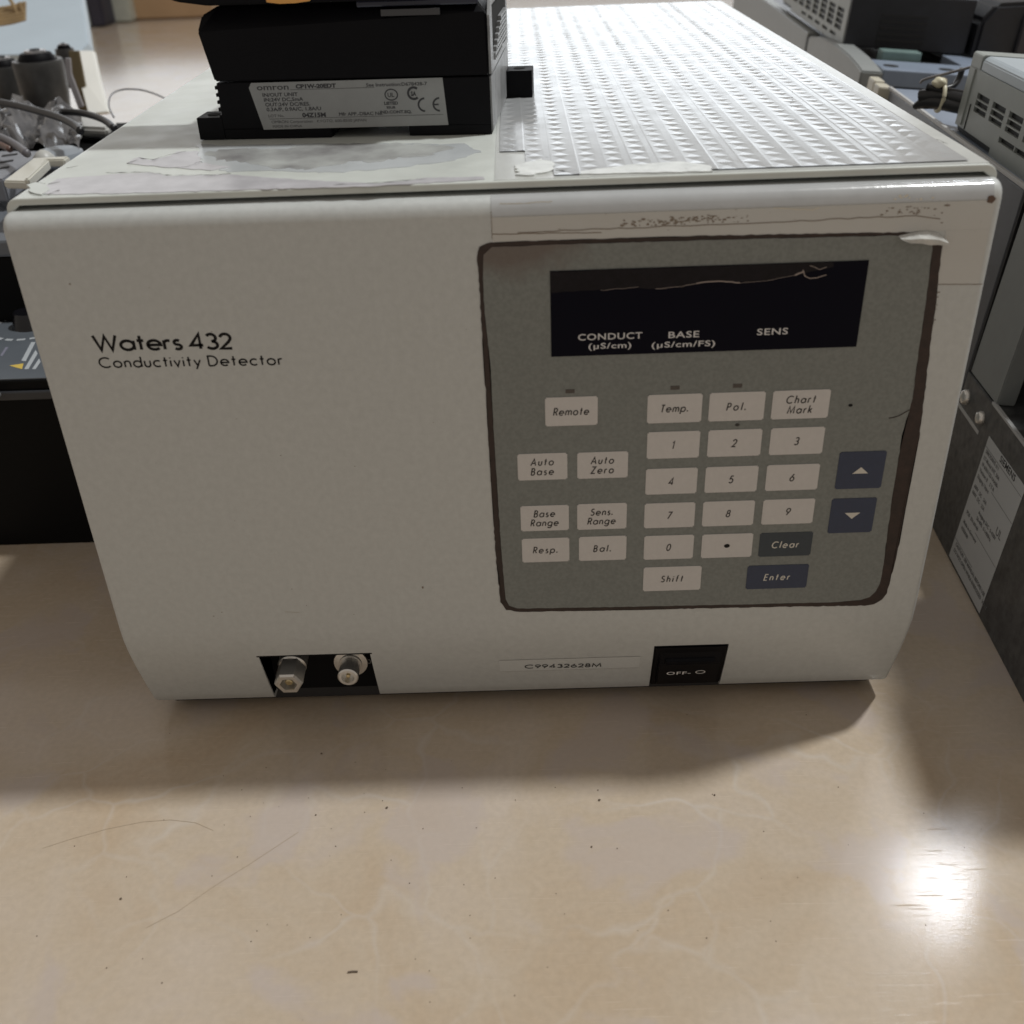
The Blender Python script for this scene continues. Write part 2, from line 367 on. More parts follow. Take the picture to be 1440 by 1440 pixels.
for x in (22, 262):
    for y in (45, 400):
        lathe('foot', [(9, 0), (10, 1), (9, 10.5)], RUBBER, det, M=Matrix.Translation((x * MM, y * MM, 0)))

box('underside_blocker', (5, 18, 2.4), (281, 440, 9.8), DARK, det, 1)  # added under the case to block light and deepen its contact shadow
# embossed film on the right half of the lid: real relief
FILM = mat('embossed_film', (0.40, 0.41, 0.42), 0.17, var=0.15, vscale=40, bump=0.18, bscale=700, spec=0.55, rvar=0.05)
colh = [random.uniform(.13, .24) for _ in range(20)]; cold = [random.uniform(-.10, .08) for _ in range(20)]
verts, faces = [], []
zf = 205.28; cw = 7.95; x0 = 143.0
for ci in range(18):
    xa = x0 + ci * cw
    for ri in range(54):
        ya = 9.5 + ri * 8.0
        if ci == 0 and ya < 34: continue
        if ci == 1 and ya < 18: continue
        yb = min(ya + 8.0, 444)
        if yb - ya < 4: continue
        hh = -colh[ci] * random.uniform(0.8, 1.2); xw = xa + 5.6 + random.uniform(-.15, .15)
        if xa + cw > 284: continue
        k = len(verts)
        cy = ya + (yb - ya) * 0.56
        verts += [(xa, ya, zf), (xw, ya, zf), (xa + cw, ya, zf), (xa, yb, zf), (xw, yb, zf), (xa + cw, yb, zf), ((xa + xw) / 2, cy, zf + hh), (xa + cw - .5, ya, zf + .04 + cold[ci]), (xa + cw - .5, yb, zf + .04 + cold[ci])]
        faces += [(k, k + 1, k + 6), (k + 1, k + 4, k + 6), (k + 4, k + 3, k + 6), (k + 3, k, k + 6), (k + 1, k + 7, k + 8, k + 4), (k + 7, k + 2, k + 5, k + 8)]
film = mesh_obj('embossed_film', [Vector(v) * MM for v in verts], faces, FILM, det)
film['label'] = 'glossy patterned film stuck over the right half of the lid'
TOP = lambda z: (lambda u, v, h: Vector((u * MM, v * MM, z * MM + h)))
tape_glossy = mat('film_border', (0.56, 0.575, 0.56), 0.24, var=0.12, vscale=80, bump=0.2, bscale=500)
sheet('film_border', [(141.6, 7.2), (283.2, 7.2), (283.5, 30), (283.2, 444), (142.2, 444)], TOP(204.8), tape_glossy, det, 0.00012)
# peeled adhesive patches on the paint (irregular thin sheets)
PEEL = mat('peeled_tape', (0.58, 0.57, 0.60), 0.3, var=0.22, vscale=120, bump=0.35, bscale=500)
PEEL2 = mat('peeled_tape_white', (0.72, 0.74, 0.72), 0.25, var=0.25, vscale=160, bump=0.5, bscale=700)
def px_top(pts): return [(ray(x, y, 2, .2048).x * 1000, ray(x, y, 2, .2048).y * 1000) for x, y in pts]
def lid_patch(px, m, th=0.00018, amp=0.5, step=2.2):
    return sheet('peeling_tape', [(p.x, p.y) for p in rough_line(px_top(px), amp, step, True)], TOP(204.81), m, det, th)
lid_patch([(60, 274), (50, 268), (83, 252), (155, 246), (211, 243), (236, 248), (325, 246), (400, 252), (470, 256), (528, 259), (600, 251), (680, 249), (680, 253), (520, 263), (330, 268), (200, 272)], PEEL)
lid_patch([(178, 230), (195, 222), (212, 225), (232, 222), (250, 214), (278, 213), (283, 229), (310, 233), (325, 235), (300, 240), (262, 238), (215, 234)], PEEL, amp=0.7)
lid_patch([(38, 262), (50, 258), (64, 260), (72, 268), (60, 275), (44, 272)], LIDP, 0.0004, 0.4)
lid_patch([(816, 247), (818, 243), (874, 235), (954, 229), (999, 235), (1001, 243)], PEEL2, 0.0005, 0.35)
lid_patch([(725, 235), (760, 226), (782, 232), (776, 243), (745, 249), (728, 247)], PEEL2, 0.0006, 0.8, 1.5)
GRM = mat('old_adhesive', (0.23, 0.225, 0.23), 0.3, var=0.45, vscale=48, bump=.5, col2=(.50, .52, .51))
lid_patch([(277, 203), (330, 205), (400, 203), (470, 202), (575, 202), (650, 203), (676, 214), (640, 226), (560, 236), (470, 243), (380, 240), (320, 243), (285, 229), (279, 214)], mat('blue_tape_bed', (.55, .58, .60), .25, var=.15, vscale=45, bump=.4), 0.00008, 1.0)
lid_patch([(292, 214), (330, 209), (400, 210), (430, 204), (500, 203), (560, 202), (620, 204), (640, 210), (600, 219), (560, 222), (528, 229), (500, 226), (470, 233), (430, 238), (380, 236), (350, 230), (320, 227), (300, 222)], GRM, 0.00014, 1.5, 1.8)
# curled cracks: thin dark slivers and raised edges
CR_ = mat('crack_dirt', (0.09, 0.085, 0.08), 0.7)
def lid_crack(px, wd=0.35, m=CR_, z=205.05):
    pts = rough_line(px_top(px), 0.35, 2.0)
    bm = bmesh.new(); ribbon(bm, [(p.x, p.y) for p in pts], wd, lambda u, v: Vector((u * MM, v * MM, z * MM + random.uniform(0, .0003))))
    return bm_obj('tape_crack', bm, m, det)
for c in ([(40, 270), (50, 275), (68, 275), (84, 269)], [(38, 262), (50, 258), (64, 260)], [(68, 261), (85, 257)], [(178, 231), (195, 226)], [(150, 245), (211, 243), (236, 248), (300, 248), (325, 246)],
          [(195, 224), (215, 226), (240, 219), (262, 214)], [(740, 219), (760, 223), (788, 224)], [(735, 247), (765, 240), (800, 243), (870, 239), (880, 232)], [(870, 236), (930, 233), (975, 241)],
          [(95, 238), (110, 235)], [(60, 245), (72, 240)], [(248, 236), (262, 236), (285, 228)], [(1300, 200), (1318, 198), (1334, 204)], [(1250, 192), (1262, 186)], [(1115, 130), (1113, 150), (1110, 163)],
          [(840, 24), (850, 26)], [(990, 48), (1005, 47)], [(1028, 35), (1045, 34)], [(470, 262), (540, 258), (600, 253)], [(850, 60), (900, 68), (912, 66)]):
    lid_crack(c, random.uniform(.12, .28))

# keypad membrane
def pxf(pts): return [(ray(x, y, 1, 0).x * 1000, ray(x, y, 1, 0).z * 1000) for x, y in pts]
RES = mat('adhesive_residue', (0.036, 0.019, 0.015), 0.55, var=0.5, vscale=300, bump=0.6, bscale=600)
res_px = [(683, 342), (740, 339), (1000, 331), (1300, 326), (1326, 334), (1324, 352), (1314, 440), (1307, 494), (1293, 611), (1276, 700), (1263, 770), (1250, 822), (1247, 834), (1240, 843), (1229, 849), (1215, 851), (1100, 853), (900, 857), (730, 860), (712, 857), (704, 846), (697, 780), (686, 600), (675, 420), (671, 362), (674, 347)]
resid = sheet('residue', [(p.x, p.y) for p in rough_line(pxf(res_px), 0.16, 1.3, True)], FRONT, RES, det, 0.0002)
resid['label'] = 'dark brown glue residue round the keypad panel'
MEM = bpy.data.materials.new('membrane_grey'); MEM.use_nodes = True
nt = MEM.node_tree; b = nt.nodes['Principled BSDF']; N = nt.nodes.new
tc = N('ShaderNodeTexCoord'); n1 = N('ShaderNodeTexNoise'); n1.inputs['Scale'].default_value = 900; n1.inputs['Detail'].default_value = 3
nt.links.new(tc.outputs['Object'], n1.inputs['Vector'])
r1 = N('ShaderNodeValToRGB'); r1.color_ramp.elements[0].position = .35; r1.color_ramp.elements[0].color = (0.172, 0.186, 0.180, 1); r1.color_ramp.elements[1].position = .65; r1.color_ramp.elements[1].color = (0.206, 0.222, 0.214, 1)
nt.links.new(n1.outputs['Fac'], r1.inputs['Fac'])
sx = N('ShaderNodeSeparateXYZ'); nt.links.new(tc.outputs['Object'], sx.inputs[0])
st = N('ShaderNodeTexNoise'); st.inputs['Scale'].default_value = 45; st.inputs['Detail'].default_value = 6; nt.links.new(tc.outputs['Object'], st.inputs['Vector'])
# brown dirt stain, soaked in from the top edge and the upper left corner
zr = N('ShaderNodeMapRange'); zr.inputs['From Min'].default_value = 0.170; zr.inputs['From Max'].default_value = 0.192; nt.links.new(sx.outputs['Z'], zr.inputs['Value'])
xr = N('ShaderNodeMapRange'); xr.inputs['From Min'].default_value = 0.235; xr.inputs['From Max'].default_value = 0.142; nt.links.new(sx.outputs['X'], xr.inputs['Value'])
pw = N('ShaderNodeMath'); pw.operation = 'MULTIPLY'; nt.links.new(zr.outputs[0], pw.inputs[0]); nt.links.new(xr.outputs[0], pw.inputs[1])
m2 = N('ShaderNodeMath'); m2.operation = 'MULTIPLY_ADD'; nt.links.new(st.outputs['Fac'], m2.inputs[0]); m2.inputs[1].default_value = 1.3; nt.links.new(pw.outputs[0], m2.inputs[2])
m3 = N('ShaderNodeMapRange'); m3.inputs['From Min'].default_value = 0.98; m3.inputs['From Max'].default_value = 1.35; m3.inputs['To Max'].default_value = 0.75; nt.links.new(m2.outputs[0], m3.inputs['Value'])
mm_ = N('ShaderNodeMix'); mm_.data_type = 'RGBA'; nt.links.new(m3.outputs[0], mm_.inputs['Factor']); nt.links.new(r1.outputs['Color'], mm_.inputs['A']); mm_.inputs['B'].default_value = (0.13, 0.098, 0.085, 1)
nt.links.new(mm_.outputs['Result'], b.inputs['Base Color']); b.inputs['Roughness'].default_value = 0.42
mem_px = [(692, 347), (800, 343), (1000, 337), (1250, 331), (1298, 331), (1311, 338), (1310, 352), (1302, 420), (1291, 494), (1283, 560), (1268, 611), (1262, 650), (1254, 700), (1246, 760), (1240, 806), (1237, 820), (1231, 831), (1222, 839), (1210, 843), (1170, 846), (1000, 850), (850, 853), (727, 855), (716, 851), (711, 841), (704, 760), (694, 600), (690, 520), (681, 430), (679, 380), (680, 358)]
mem = sheet('keypad_membrane', [(p.x, p.y) for p in rough_line(pxf(mem_px), 0.10, 2.0, True)], FRONT, MEM, det, 0.00038)
# clear film overlay on the right of the front, slightly yellowed
YFILM = mat('yellowed_film', (0.54, 0.55, 0.545), 0.34, var=0.07, vscale=25, bump=0.7, bscale=200, col2=(0.515, 0.515, 0.50))
sheet('clear_tape', [(140.6, 188.0), (140.5, 196.3), (283.8, 196.3), (283.8, 188.0)], FRONT, YFILM, det, 0.00010)
sheet('clear_tape', [(271.2, 172.0), (271.2, 187.98), (283.8, 187.98), (283.8, 171.6)], FRONT, YFILM, det, 0.00010)
# tape running over the rounded top edge of the panel
vs = []; fs = []
pr = [(5.2, 201.42), (3, 201.05), (1.42, 200.12), (0.40, 198.5), (-0.12, 196.6)]
for i, (y, z) in enumerate(pr): vs += [Vector((140.5 * MM, y * MM, z * MM)), Vector((283.2 * MM, y * MM, z * MM))]
for i in range(4): fs.append((2 * i, 2 * i + 1, 2 * i + 3, 2 * i + 2))
mesh_obj('clear_tape', vs, fs, mat('shiny_tape', (0.45, 0.46, 0.47), 0.16, var=0.1, vscale=60, bump=0.9, bscale=350), det, True)

KEYM = mat('key_cream', (0.60, 0.585, 0.58), 0.45, bump=0.1, var=0.05, vscale=400)
KEYB = mat('key_blue', (0.026, 0.040, 0.085), 0.4, var=0.12, vscale=500)
KEYD = mat('key_slate', (0.030, 0.045, 0.062), 0.4, var=0.12, vscale=500)
KW = mat('key_white', (0.62, 0.60, 0.55), 0.5)
KI = mat('key_ink', (0.03, 0.028, 0.028), 0.5)
def key(x, z, wd, ht, lines, m=KEYM, ink=KI, size=3.3, sp=.62, label=None):
    if isinstance(lines, list): sp = .8 + (sp - .55) * 1.1; size = 2.45 if len(lines) > 1 or size < 3.2 else 2.6
    bmk = bmesh.new(); add_box(bmk, (-wd / 2 * MM, -0.00018, -ht / 2 * MM), (wd / 2 * MM, 0.0, ht / 2 * MM))
    bmesh.ops.bevel(bmk, geom=[e for e in bmk.edges if abs(e.verts[0].co.y - e.verts[1].co.y) > 1e-6], offset=0.0004, segments=2, affect='EDGES')
    k = bm_obj('key', bmk, m, det); k.location = (x * MM, -0.00038, z * MM)
    if label: k['label'] = label
    pl = lambda u, v, e: Vector((u * MM, -0.00024 - e * MM, v * MM))
    if lines == 'up' or lines == 'down':
        s = 1 if lines == 'up' else -1
        mesh_obj('arrow', [(-.0026, -.00024, -.0012 * s), (.0026, -.00024, -.0012 * s), (0, -.00024, .0012 * s)], [(0, 1, 2)], KW, k)
    elif lines == 'dot':
        mesh_obj('lettering', [Vector((1.0 * math.cos(t * .524) * MM, -.00024, .8 * math.sin(t * .524) * MM)) for t in range(12)], [tuple(range(12))], INK, k)
    elif lines:
        n = len(lines); z0 = -size * .5 if n == 1 else size * 0.24
        if n == 1 and any(c in 'pgy' for c in lines[0]): z0 += size * .05
        t = stroke_text('lettering', lines, ink, k, size, 0.39, lambda u, v, e, q=z0: pl(u, v + q, e), sp=sp, italic=.2, lead=1.46 if n == 2 else 1, xs=.88)
        t.location.x = -size * .08 * MM
    return k
# rows: z centres; the rows run very slightly downhill in the photo's frame, so they are square to the panel here
SH = 2396.5
rowz = {'fn': 134.1, 'r1': 121.1, 'r2': 107.8, 'r3': 94.5, 'r4': 81.4, 'sh': 68.2}
key(163.1, 134.3, 16.6, 10, ['Remote'], size=3.0, sp=.55)
key(195.7, 134.1, 17.2, 9.9, ['Temp.'], size=3.0, sp=.6); key(215.3, 134.1, 17.5, 9.9, ['Pol.'], size=3.0, sp=1.0); key(235.4, 134.1, 18.0, 9.9, ['Chart', 'Mark'], size=3.0, sp=.75)
for i, (zz, row) in enumerate(((121.1, '123'), (107.6, '456'), (94.4, '789'))):
    for x, c in zip((195.9, 215.6, 235.6), row): key(x, zz, 16.9 + (.3 if x > 200 else 0), 9.7, [c], size=3.3)
key(196.2, 81.5, 16.9, 9.7, ['0']); key(216.1, 81.4, 17.3, 9.6, 'dot')
key(236.1, 81.2, 17.9, 9.6, ['Clear'], KEYD, KW, size=3.0, sp=.8, label='dark slate key marked Clear')
key(198.0, 68.3, 20.1, 10.1, ['Shift'], size=3.0, sp=.9)
key(234.6, 67.7, 21.2, 9.9, ['Enter'], KEYB, KW, size=3.0, sp=.9, label='dark blue key marked Enter')
key(153.6, 114.6, 16.2, 9.8, ['Auto', 'Base'], size=3.0, sp=.75); key(173.2, 114.5, 16.5, 9.7, ['Auto', 'Zero'], size=3.0, sp=.75)
key(154.0, 94.8, 16.2, 9.9, ['Base', 'Range'], size=2.9, sp=.62); key(173.2, 94.8, 16.6, 10.1, ['Sens.', 'Range'], size=2.9, sp=.62)
key(154.1, 81.9, 16.2, 9.7, ['Resp.'], size=2.9, sp=.75); key(173.6, 81.9, 16.2, 9.8, ['Bal.'], size=2.9, sp=.95)
key(257.7, 109.5, 15.2, 13.9, 'up', KEYB, label='blue key with a white up arrow'); key(257.3, 92.0, 14.9, 13.6, 'down', KEYB, label='blue key with a white down arrow')
for x in (162.7, 195.5, 215.0):
    box('indicator_lamp', (x - 1.4, -0.5, 140.6), (x + 1.4, -0.38, 141.9), mat('led_window', (0.07, 0.06, 0.055), .35), det)
sheet('dirt_speck', [(251.2 + .7 * math.cos(t), 133.2 + .5 * math.sin(t)) for t in (0, 1, 2, 3, 4, 5)], lambda u, v, h: Vector((u * MM, -.00038 - h, v * MM)), INK, det, .0002)
sheet('dirt_speck', [(261.0 - 25.0 + .8 * math.cos(t), 127.6 + .5 * math.sin(t)) for t in (0, 1, 2, 3, 4, 5)], lambda u, v, h: Vector((u * MM, -.00038 - h, v * MM)), KI, det, .0002).location.x = -.02

# display window
win = box('display_window', (157.0, -0.62, 153.1), (250.2, -0.38, 180.1), NAVY, det)
fr = [(157.1, 173.6), (168, 173.9), (180, 174.2), (190, 173.6), (200, 174.6), (206, 175.6), (214, 174.9), (222, 175.3), (230, 176.6), (234, 177.4), (240, 178.5), (240, 180.0), (157.1, 180.0)]
rem = sheet('film_remnant', [(p.x, p.y) for p in rough_line(fr, .15, 2, True)], lambda u, v, h: Vector((u * MM, -.00062 - h, v * MM)), mat('dusty_film', (0.009, 0.007, 0.011), .5, spec=.2, var=.5, vscale=500, bump=.4), win, .00012)
CRK = mat('torn_edge', (0.28, 0.235, 0.22), .45)
def front_line(nm, pts, wd, m, par, y, amp=.12, step=1.2, z=None):
    bm = bmesh.new(); ribbon(bm, [(p.x, p.y) for p in rough_line(pts, amp, step)], wd, lambda u, v: Vector((u * MM, y * MM, v * MM)))
    return bm_obj(nm, bm, m, par)
front_line('torn_edge', [(172, 173.8), (183, 174.5)], .1, CRK, win, -.76)
front_line('torn_edge', [(188, 173.7), (196, 174.2), (200, 174.9)], .15, CRK, win, -.77)
front_line('torn_edge', [(200, 175.0), (206.5, 175.5), (213, 174.7)], .38, CRK, win, -.78)
front_line('torn_edge', [(213, 174.6), (222, 175.2), (229, 176.4)], .1, CRK, win, -.76)
front_line('torn_edge', [(229, 176.4), (231.5, 177.4)], .5, CRK, win, -.78)
front_line('torn_edge', [(231.2, 177.9), (232, 176.2), (233.4, 175.4), (235.5, 175.5), (238.2, 176.2)], .3, CRK, win, -.8)
front_line('torn_edge', [(233, 179.1), (236, 178.0), (238, 178.6)], .2, CRK, win, -.8)
for body, x, z, sz, xs in (('CONDUCT', 174.9, 158.2, 2.9, 1.26), ('BASE', 197.2, 158.0, 2.9, 1.42), ('SENS', 224.1, 158.0, 2.9, 1.40),
                           ('(µS/cm)', 174.9, 155.3, 2.6, 1.5), ('(µS/cm/FS)', 197.3, 155.0, 2.6, 1.58)):
    text_obj('lettering', body, mat('display_print', (0.60, 0.60, 0.62), .5), win, front_M(x, z, -0.68), sz * MM, 0.00004, xs, 1.10)

# lettering on the panel
stroke_text('lettering', ['Waters 432'], INK, det, 4.75, 0.92, lambda u, v, e: Vector(((18.0 + u) * MM, (-0.05 - e) * MM, (160.0 + v - .02 * u) * MM)), sp=.8, align='l', xs=1.36)
stroke_text('lettering', ['Conductivity Detector'], INK, det, 3.2, 0.52, lambda u, v, e: Vector(((18.0 + u) * MM, (-0.05 - e) * MM, (154.3 + v - .018 * u) * MM)), sp=.86, align='l', xs=1.205)
# dirt scribbles and chips on the film
SMU = mat('smudge', (0.22, 0.18, 0.145), .7)
CHIP = mat('chip', (0.66, 0.62, 0.52), .5)
def flecks(x0, x1, z0, z1, n, s, m, y=-.16):
    bm = bmesh.new()
    for _ in range(n):
        cx = random.uniform(x0, x1); cz = random.uniform(z0, z1); ss = s * random.uniform(.4, 1.2); k = random.choice((4, 5, 6))
        aa = random.uniform(0, 6); st_ = random.uniform(1, 3)
        vs_ = []
        for i in range(k):
            t = aa + i * 6.283 / k; q = random.uniform(.5, 1)
            vs_.append(bm.verts.new((((cx + ss * q * math.cos(t) * st_) * MM), y * MM - random.uniform(0, .00002), (cz + ss * q * math.sin(t)) * MM)))
        bm.faces.new(vs_)
    return bm_obj('smudge', bm, m, det)
flecks(177, 214, 192.4, 194.4, 70, .35, SMU); flecks(190, 206, 193, 195, 50, .3, SMU); flecks(252, 271, 193.0, 195.3, 30, .35, SMU)
flecks(271.5, 274, 108, 122, 12, .3, SMU, -.05); flecks(270.5, 273, 150, 170, 18, .3, SMU); flecks(255, 266, 196.5, 198.5, 12, .35, CHIP)
front_line('torn_edge', [(221, 196.2), (226, 195.8), (232, 195.3), (234, 195.9)], .25, CHIP, det, -.2)
front_line('film_edge', [(140.5, 198.2), (140.5, 196), (140.5, 190.2)], .16, SMU, det, -.14, .03)
front_line('film_edge', [(272, 171.9), (285, 171.5)], .22, SMU, det, -.16, .05)
front_line('film_edge', [(140.5, 191.5), (160, 191.2), (172, 190.9)], .3, SMU, det, -.14, .1)
front_line('film_edge', [(148, 191.8), (190, 192), (206, 191.9), (240, 192.4), (262, 192.6), (269, 191.4)], .25, SMU, det, -.2, .2, 2.5)
front_line('scuff', [(270.2, 131.0), (266.8, 128.8), (264, 128.2)], .3, RES, det, -.5)
sheet('chip', [(110.3, 67.6), (110.9, 68), (111.1, 67.2), (110.6, 66.9)], FRONT, SMU, det, .0001)
sheet('chip', [(15, 181), (15.5, 181.4), (15.7, 180.8)], FRONT, SMU, det, .0001)
front_line('scuff', [(61, 58.6), (66, 58.2)], .2, mat('scuff', (.45, .42, .37), .5), det, -.05, .05)
sheet('chip', [(p.x, p.y) for p in rough_line([(281.2, 197.2), (282.6, 197.6), (283.6, 196.6), (282.9, 195.2), (281.6, 195.6)], .25, .5, True)], lambda u, v, h: Vector((u * MM, -.00014 - h, v * MM)), mat('brown_chip', (.12, .075, .055), .7), det, .0001)
flecks(150, 283, 186.5, 197, 26, .16, SMU); flecks(4, 136, 60, 196, 16, .16, SMU, -.05); flecks(30, 280, 56, 62, 10, .2, SMU, -.05)
front_line('torn_edge', [(143, 199.9), (150, 199.7), (158, 200.0)], .22, CHIP, det, 1.1, .1)
# crinkled film flap catching light at the membrane's upper right corner
bm = bmesh.new(); rows = []
fl = pxf([(1262, 331), (1275, 328), (1290, 325), (1305, 324), (1318, 327), (1329, 334)]); lo = pxf([(1264, 333), (1276, 338), (1290, 338), (1303, 341), (1316, 341), (1330, 342)])
for i, (p, q) in enumerate(zip(fl, lo)):
    rows.append([bm.verts.new((p[0] * MM, -.0005, p[1] * MM)), bm.verts.new(((p[0] + q[0]) / 2 * MM, -.0022 - random.uniform(0, .0008), (p[1] * .5 + q[1] * .5) * MM)), bm.verts.new((q[0] * MM, -.0028 - random.uniform(-.0005, .0005), q[1] * MM))])
for r0, r1_ in zip(rows, rows[1:]):
    for j in range(2): bm.faces.new((r0[j], r1_[j], r1_[j + 1], r0[j + 1]))
flap = bm_obj('film_flap', bm, mat('crinkled_film', (.58, .58, .56), .15, var=.2, vscale=300, bump=.6), det)
flap['label'] = 'crinkled flap of clear film lifting at the corner'

# connector recess, lower left
rc = box('connector_plate', (45, 16.5, 8.7), (92, 17.5, 40), mat('recess_black', (.003, .003, .004), .7, spec=.2), det)
RBK = mat('recess_black', (.003, .003, .004), .7, spec=.2)
for xa in (46.6, 88.6): prism('recess_side', [(xa, 3.0, 36.3), (xa, 6.0, 27.5), (xa, 9.0, 19), (xa, 12.0, 10), (xa, 16.5, 9.2), (xa, 16.5, 36.3)], (.7, 0, 0), RBK, det)
box('recess_side', (46.6, 2.4, 36.3), (89.3, 16.5, 36.9), RBK, det)
# hex fitting: points out and down to the viewer
AX = Matrix.Rotation(R(90), 4, 'X')
tilt = Matrix.Rotation(R(8), 4, 'X')
f1 = lathe('hex_fitting', [(5.0, -4), (5.4, -3.4), (5.4, 7.0), (4.9, 7.5)], STEEL, det, M=Matrix.Translation((.0572, .0160, .0272)) @ tilt @ AX)
lathe('hex_nut', [(4.8, 7.0), (5.4, 7.6), (5.4, 15.5), (4.9, 16.4), (3.3, 16.4), (3.0, 12.5), (0.01, 12.5)], STEEL, f1, sides=6, M=Matrix.Translation((.0572, .0160, .0272)) @ tilt @ AX)
lathe('threaded_stud', [(1.5, 12.5), (1.5, 15.2), (1.1, 15.6), (.01, 15.6)], mat('brass_pin', (.6, .5, .3), .3, metal=1), f1, n=12, M=Matrix.Translation((.0572, .0160, .0272)) @ tilt @ AX)
f2 = lathe('coax_connector', [(6.4, 0), (6.6, .5), (6.4, 1.4), (4.4, 1.6), (4.2, 2.2)], STEEL, det, M=Matrix.Translation((.0790, .0128, .0248)) @ AX)
lathe('connector_barrel', [(3.9, 2.0), (3.9, 9.5), (3.4, 10), (2.4, 10), (2.2, 7.5), (.01, 7.5)], STEEL, f2, M=Matrix.Translation((.0790, .0128, .0248)) @ AX)
lathe('contact', [(.8, 7), (.8, 9.2), (.01, 9.5)], mat('brass_pin', (.6, .5, .3)), f2, n=10, M=Matrix.Translation((.0790, .0128, .0248)) @ AX)
text_obj('lettering', 'J01', mat('grey_print', (.35, .35, .35), .5), rc, front_M(83.5, 20.2, 16.3), .0032, 0, 1, 1, 'LEFT')
# power switch, lower right
sw = prism('power_switch', [(193.7, 2.2, 35.5), (193.7, 5.0, 27), (193.7, 8.0, 18.5), (193.7, 11.0, 10.2), (193.7, 13, 8.9), (193.7, 18, 8.9), (193.7, 18, 35.5)], (26.8, 0, 0), BLACK, det, .4)
md_ = mat('switch_black', (.003, .003, .005), .35, spec=.12)
prism('rocker', [(195.6, 3.4, 33.2), (195.6, 3.6, 26), (195.6, 8.6, 12.4), (195.6, 12, 12.4), (195.6, 12, 33.2)], (23, 0, 0), md_, sw, .35)
prism('rocker_ridge', [(198.0, 3.3, 29.2), (198.0, 2.4, 28.2), (198.0, 2.7, 26.4), (198.0, 4.6, 26.2), (198.0, 4.6, 29.2)], (18.2, 0, 0), md_, sw, .2)
rk = Matrix.Rotation(R(90 + 20.2), 4, 'X')
text_obj('lettering', 'OFF-', mat('switch_print', (.75, .75, .76), .5), sw, Matrix.Translation((.2035, .0058, .0192)) @ rk, .0031, .00003, 1.35, 1.1)
bm = bmesh.new(); ribbon(bm, arc(0, 0, 1.7, 1.0, 0, 360, 24), .34, lambda u, v: Vector((.2117 + u * MM, .0055 - v * .37 * MM, .0204 + v * MM)))
bm_obj('lettering', bm, mat('switch_print', (.5, .5, .5)), sw)
# serial label below the panel, lying on the curved apron
def apron_y(z):
    for (ya, za), (yb, zb) in zip(prof[5:], prof[6:]):
        if zb <= z <= za: return ya + (yb - ya) * (za - z) / (za - zb)
    return 0
LAB = mat('label_film', (0.57, 0.59, 0.59), 0.35)
vs = []; fs = []
zs = [29.8, 28.0, 26.2, 24.4, 22.2]
for z in zs: vs += [Vector((136.0 * MM, (apron_y(z) - .12) * MM, z * MM)), Vector((188.6 * MM, (apron_y(z) - .12) * MM, z * MM))]
for i in range(4): fs.append((2 * i, 2 * i + 1, 2 * i + 3, 2 * i + 2))
sl = mesh_obj('serial_label', vs, fs, LAB, det)
slope = math.atan2(3.0, 9.0)
stroke_text('lettering', ['C99432628M'], INK, sl, 2.15, .36, lambda u, v, e: Vector(((145.6 + u) * MM, (apron_y(24.4 + v) - .2 - e) * MM, (24.2 + v - .01 * u) * MM)), sp=.5, align='l', xs=1.66)
for pts in ([(136, 29.8), (188.6, 29.8)], [(136, 22.3), (188.6, 22.3)]):
    bm = bmesh.new(); ribbon(bm, [(p.x, p.y) for p in rough_line(pts, .05, 4)], .14, lambda u, v: Vector((u * MM, (apron_y(v) - .16) * MM, v * MM))); bm_obj('label_edge', bm, mat('edge_grime', (.36, .34, .31), .6), sl)

# ------------------------------------------------------------ the black input/output unit lying on the lid
ang = R(-4.2)
MP = Matrix.Translation((.0484, .0752, .2050)) @ Matrix.Rotation(ang, 4, 'Z')
plc = thing('io_module', 'black input output module with silver rating label lying on the cream lid', 'electronic module', M=MP)
prism('upper_housing', [(-.3, 0, 18.7), (-3.2, 0, 34.0), (-1.8, 2.5, 38.5), (3, 6, 41), (88, 6, 41), (91.5, 2, 37.5), (92, 0, 36.0), (92, 0, 18.7)], (0, 76, 0), BLACK, plc, .5)
box('lower_housing', (0, 0.3, 3.2), (92, 76, 18.2), BLACK, plc, .4)
box('din_foot', (0, .6, 0), (37, 74, 3.2), BLACK, plc, .2); box('din_foot', (64, .6, 0), (92, 74, 3.2), BLACK, plc, .2)
for nm, a_, b_2, hx, hy in (('mounting_tab', (-9, .4, 0), (0, 12, 7.2), -4.5, 6), ('mounting_tab', (92, 64, 0), (102.5, 76, 10), 97.3, 70.5)):
    t = box(nm, a_, b_2, BLACK, plc, .3)
    lathe('screw_hole', [(2.2, 0), (2.2, .15), (.01, .15)], mat('void_black', (.002, .002, .002), .9), t, n=20, M=Matrix.Translation((hx * MM, hy * MM, b_2[2] * MM)))
for i in range(6): box('rib', (-1.0, 1 + i * .01, 4.5 + i * 2.3), (0.2, 40, 5.6 + i * 2.3), BLACK, plc, .15)
SIDE = mat('lit_side', (.36, .37, .38), .35, var=.45, vscale=110, bump=.3, bscale=500)  # lamp light and mottled reflection put into the black module's side colour
sp_ = box('side_cover', (92, 1.0, 1), (92.6, 75, 18.0), SIDE, plc)
sf = prism('side_frame', [(92, .8, 18.9), (92, .8, 36.5), (92, 5, 40.5), (92, 75, 40.5), (92, 75, 18.9), (92, 69, 18.9), (92, 69, 38.5), (92, 10, 38.5), (92, 9, 24), (92, 60, 21), (92, 68.8, 21), (92, 68.8, 18.9)], (.8, 0, 0), SIDE, plc)
box('side_opening', (92.0, 9.5, 21.5), (92.15, 68.5, 38.4), mat('void_black', (.002, .002, .002)), plc)
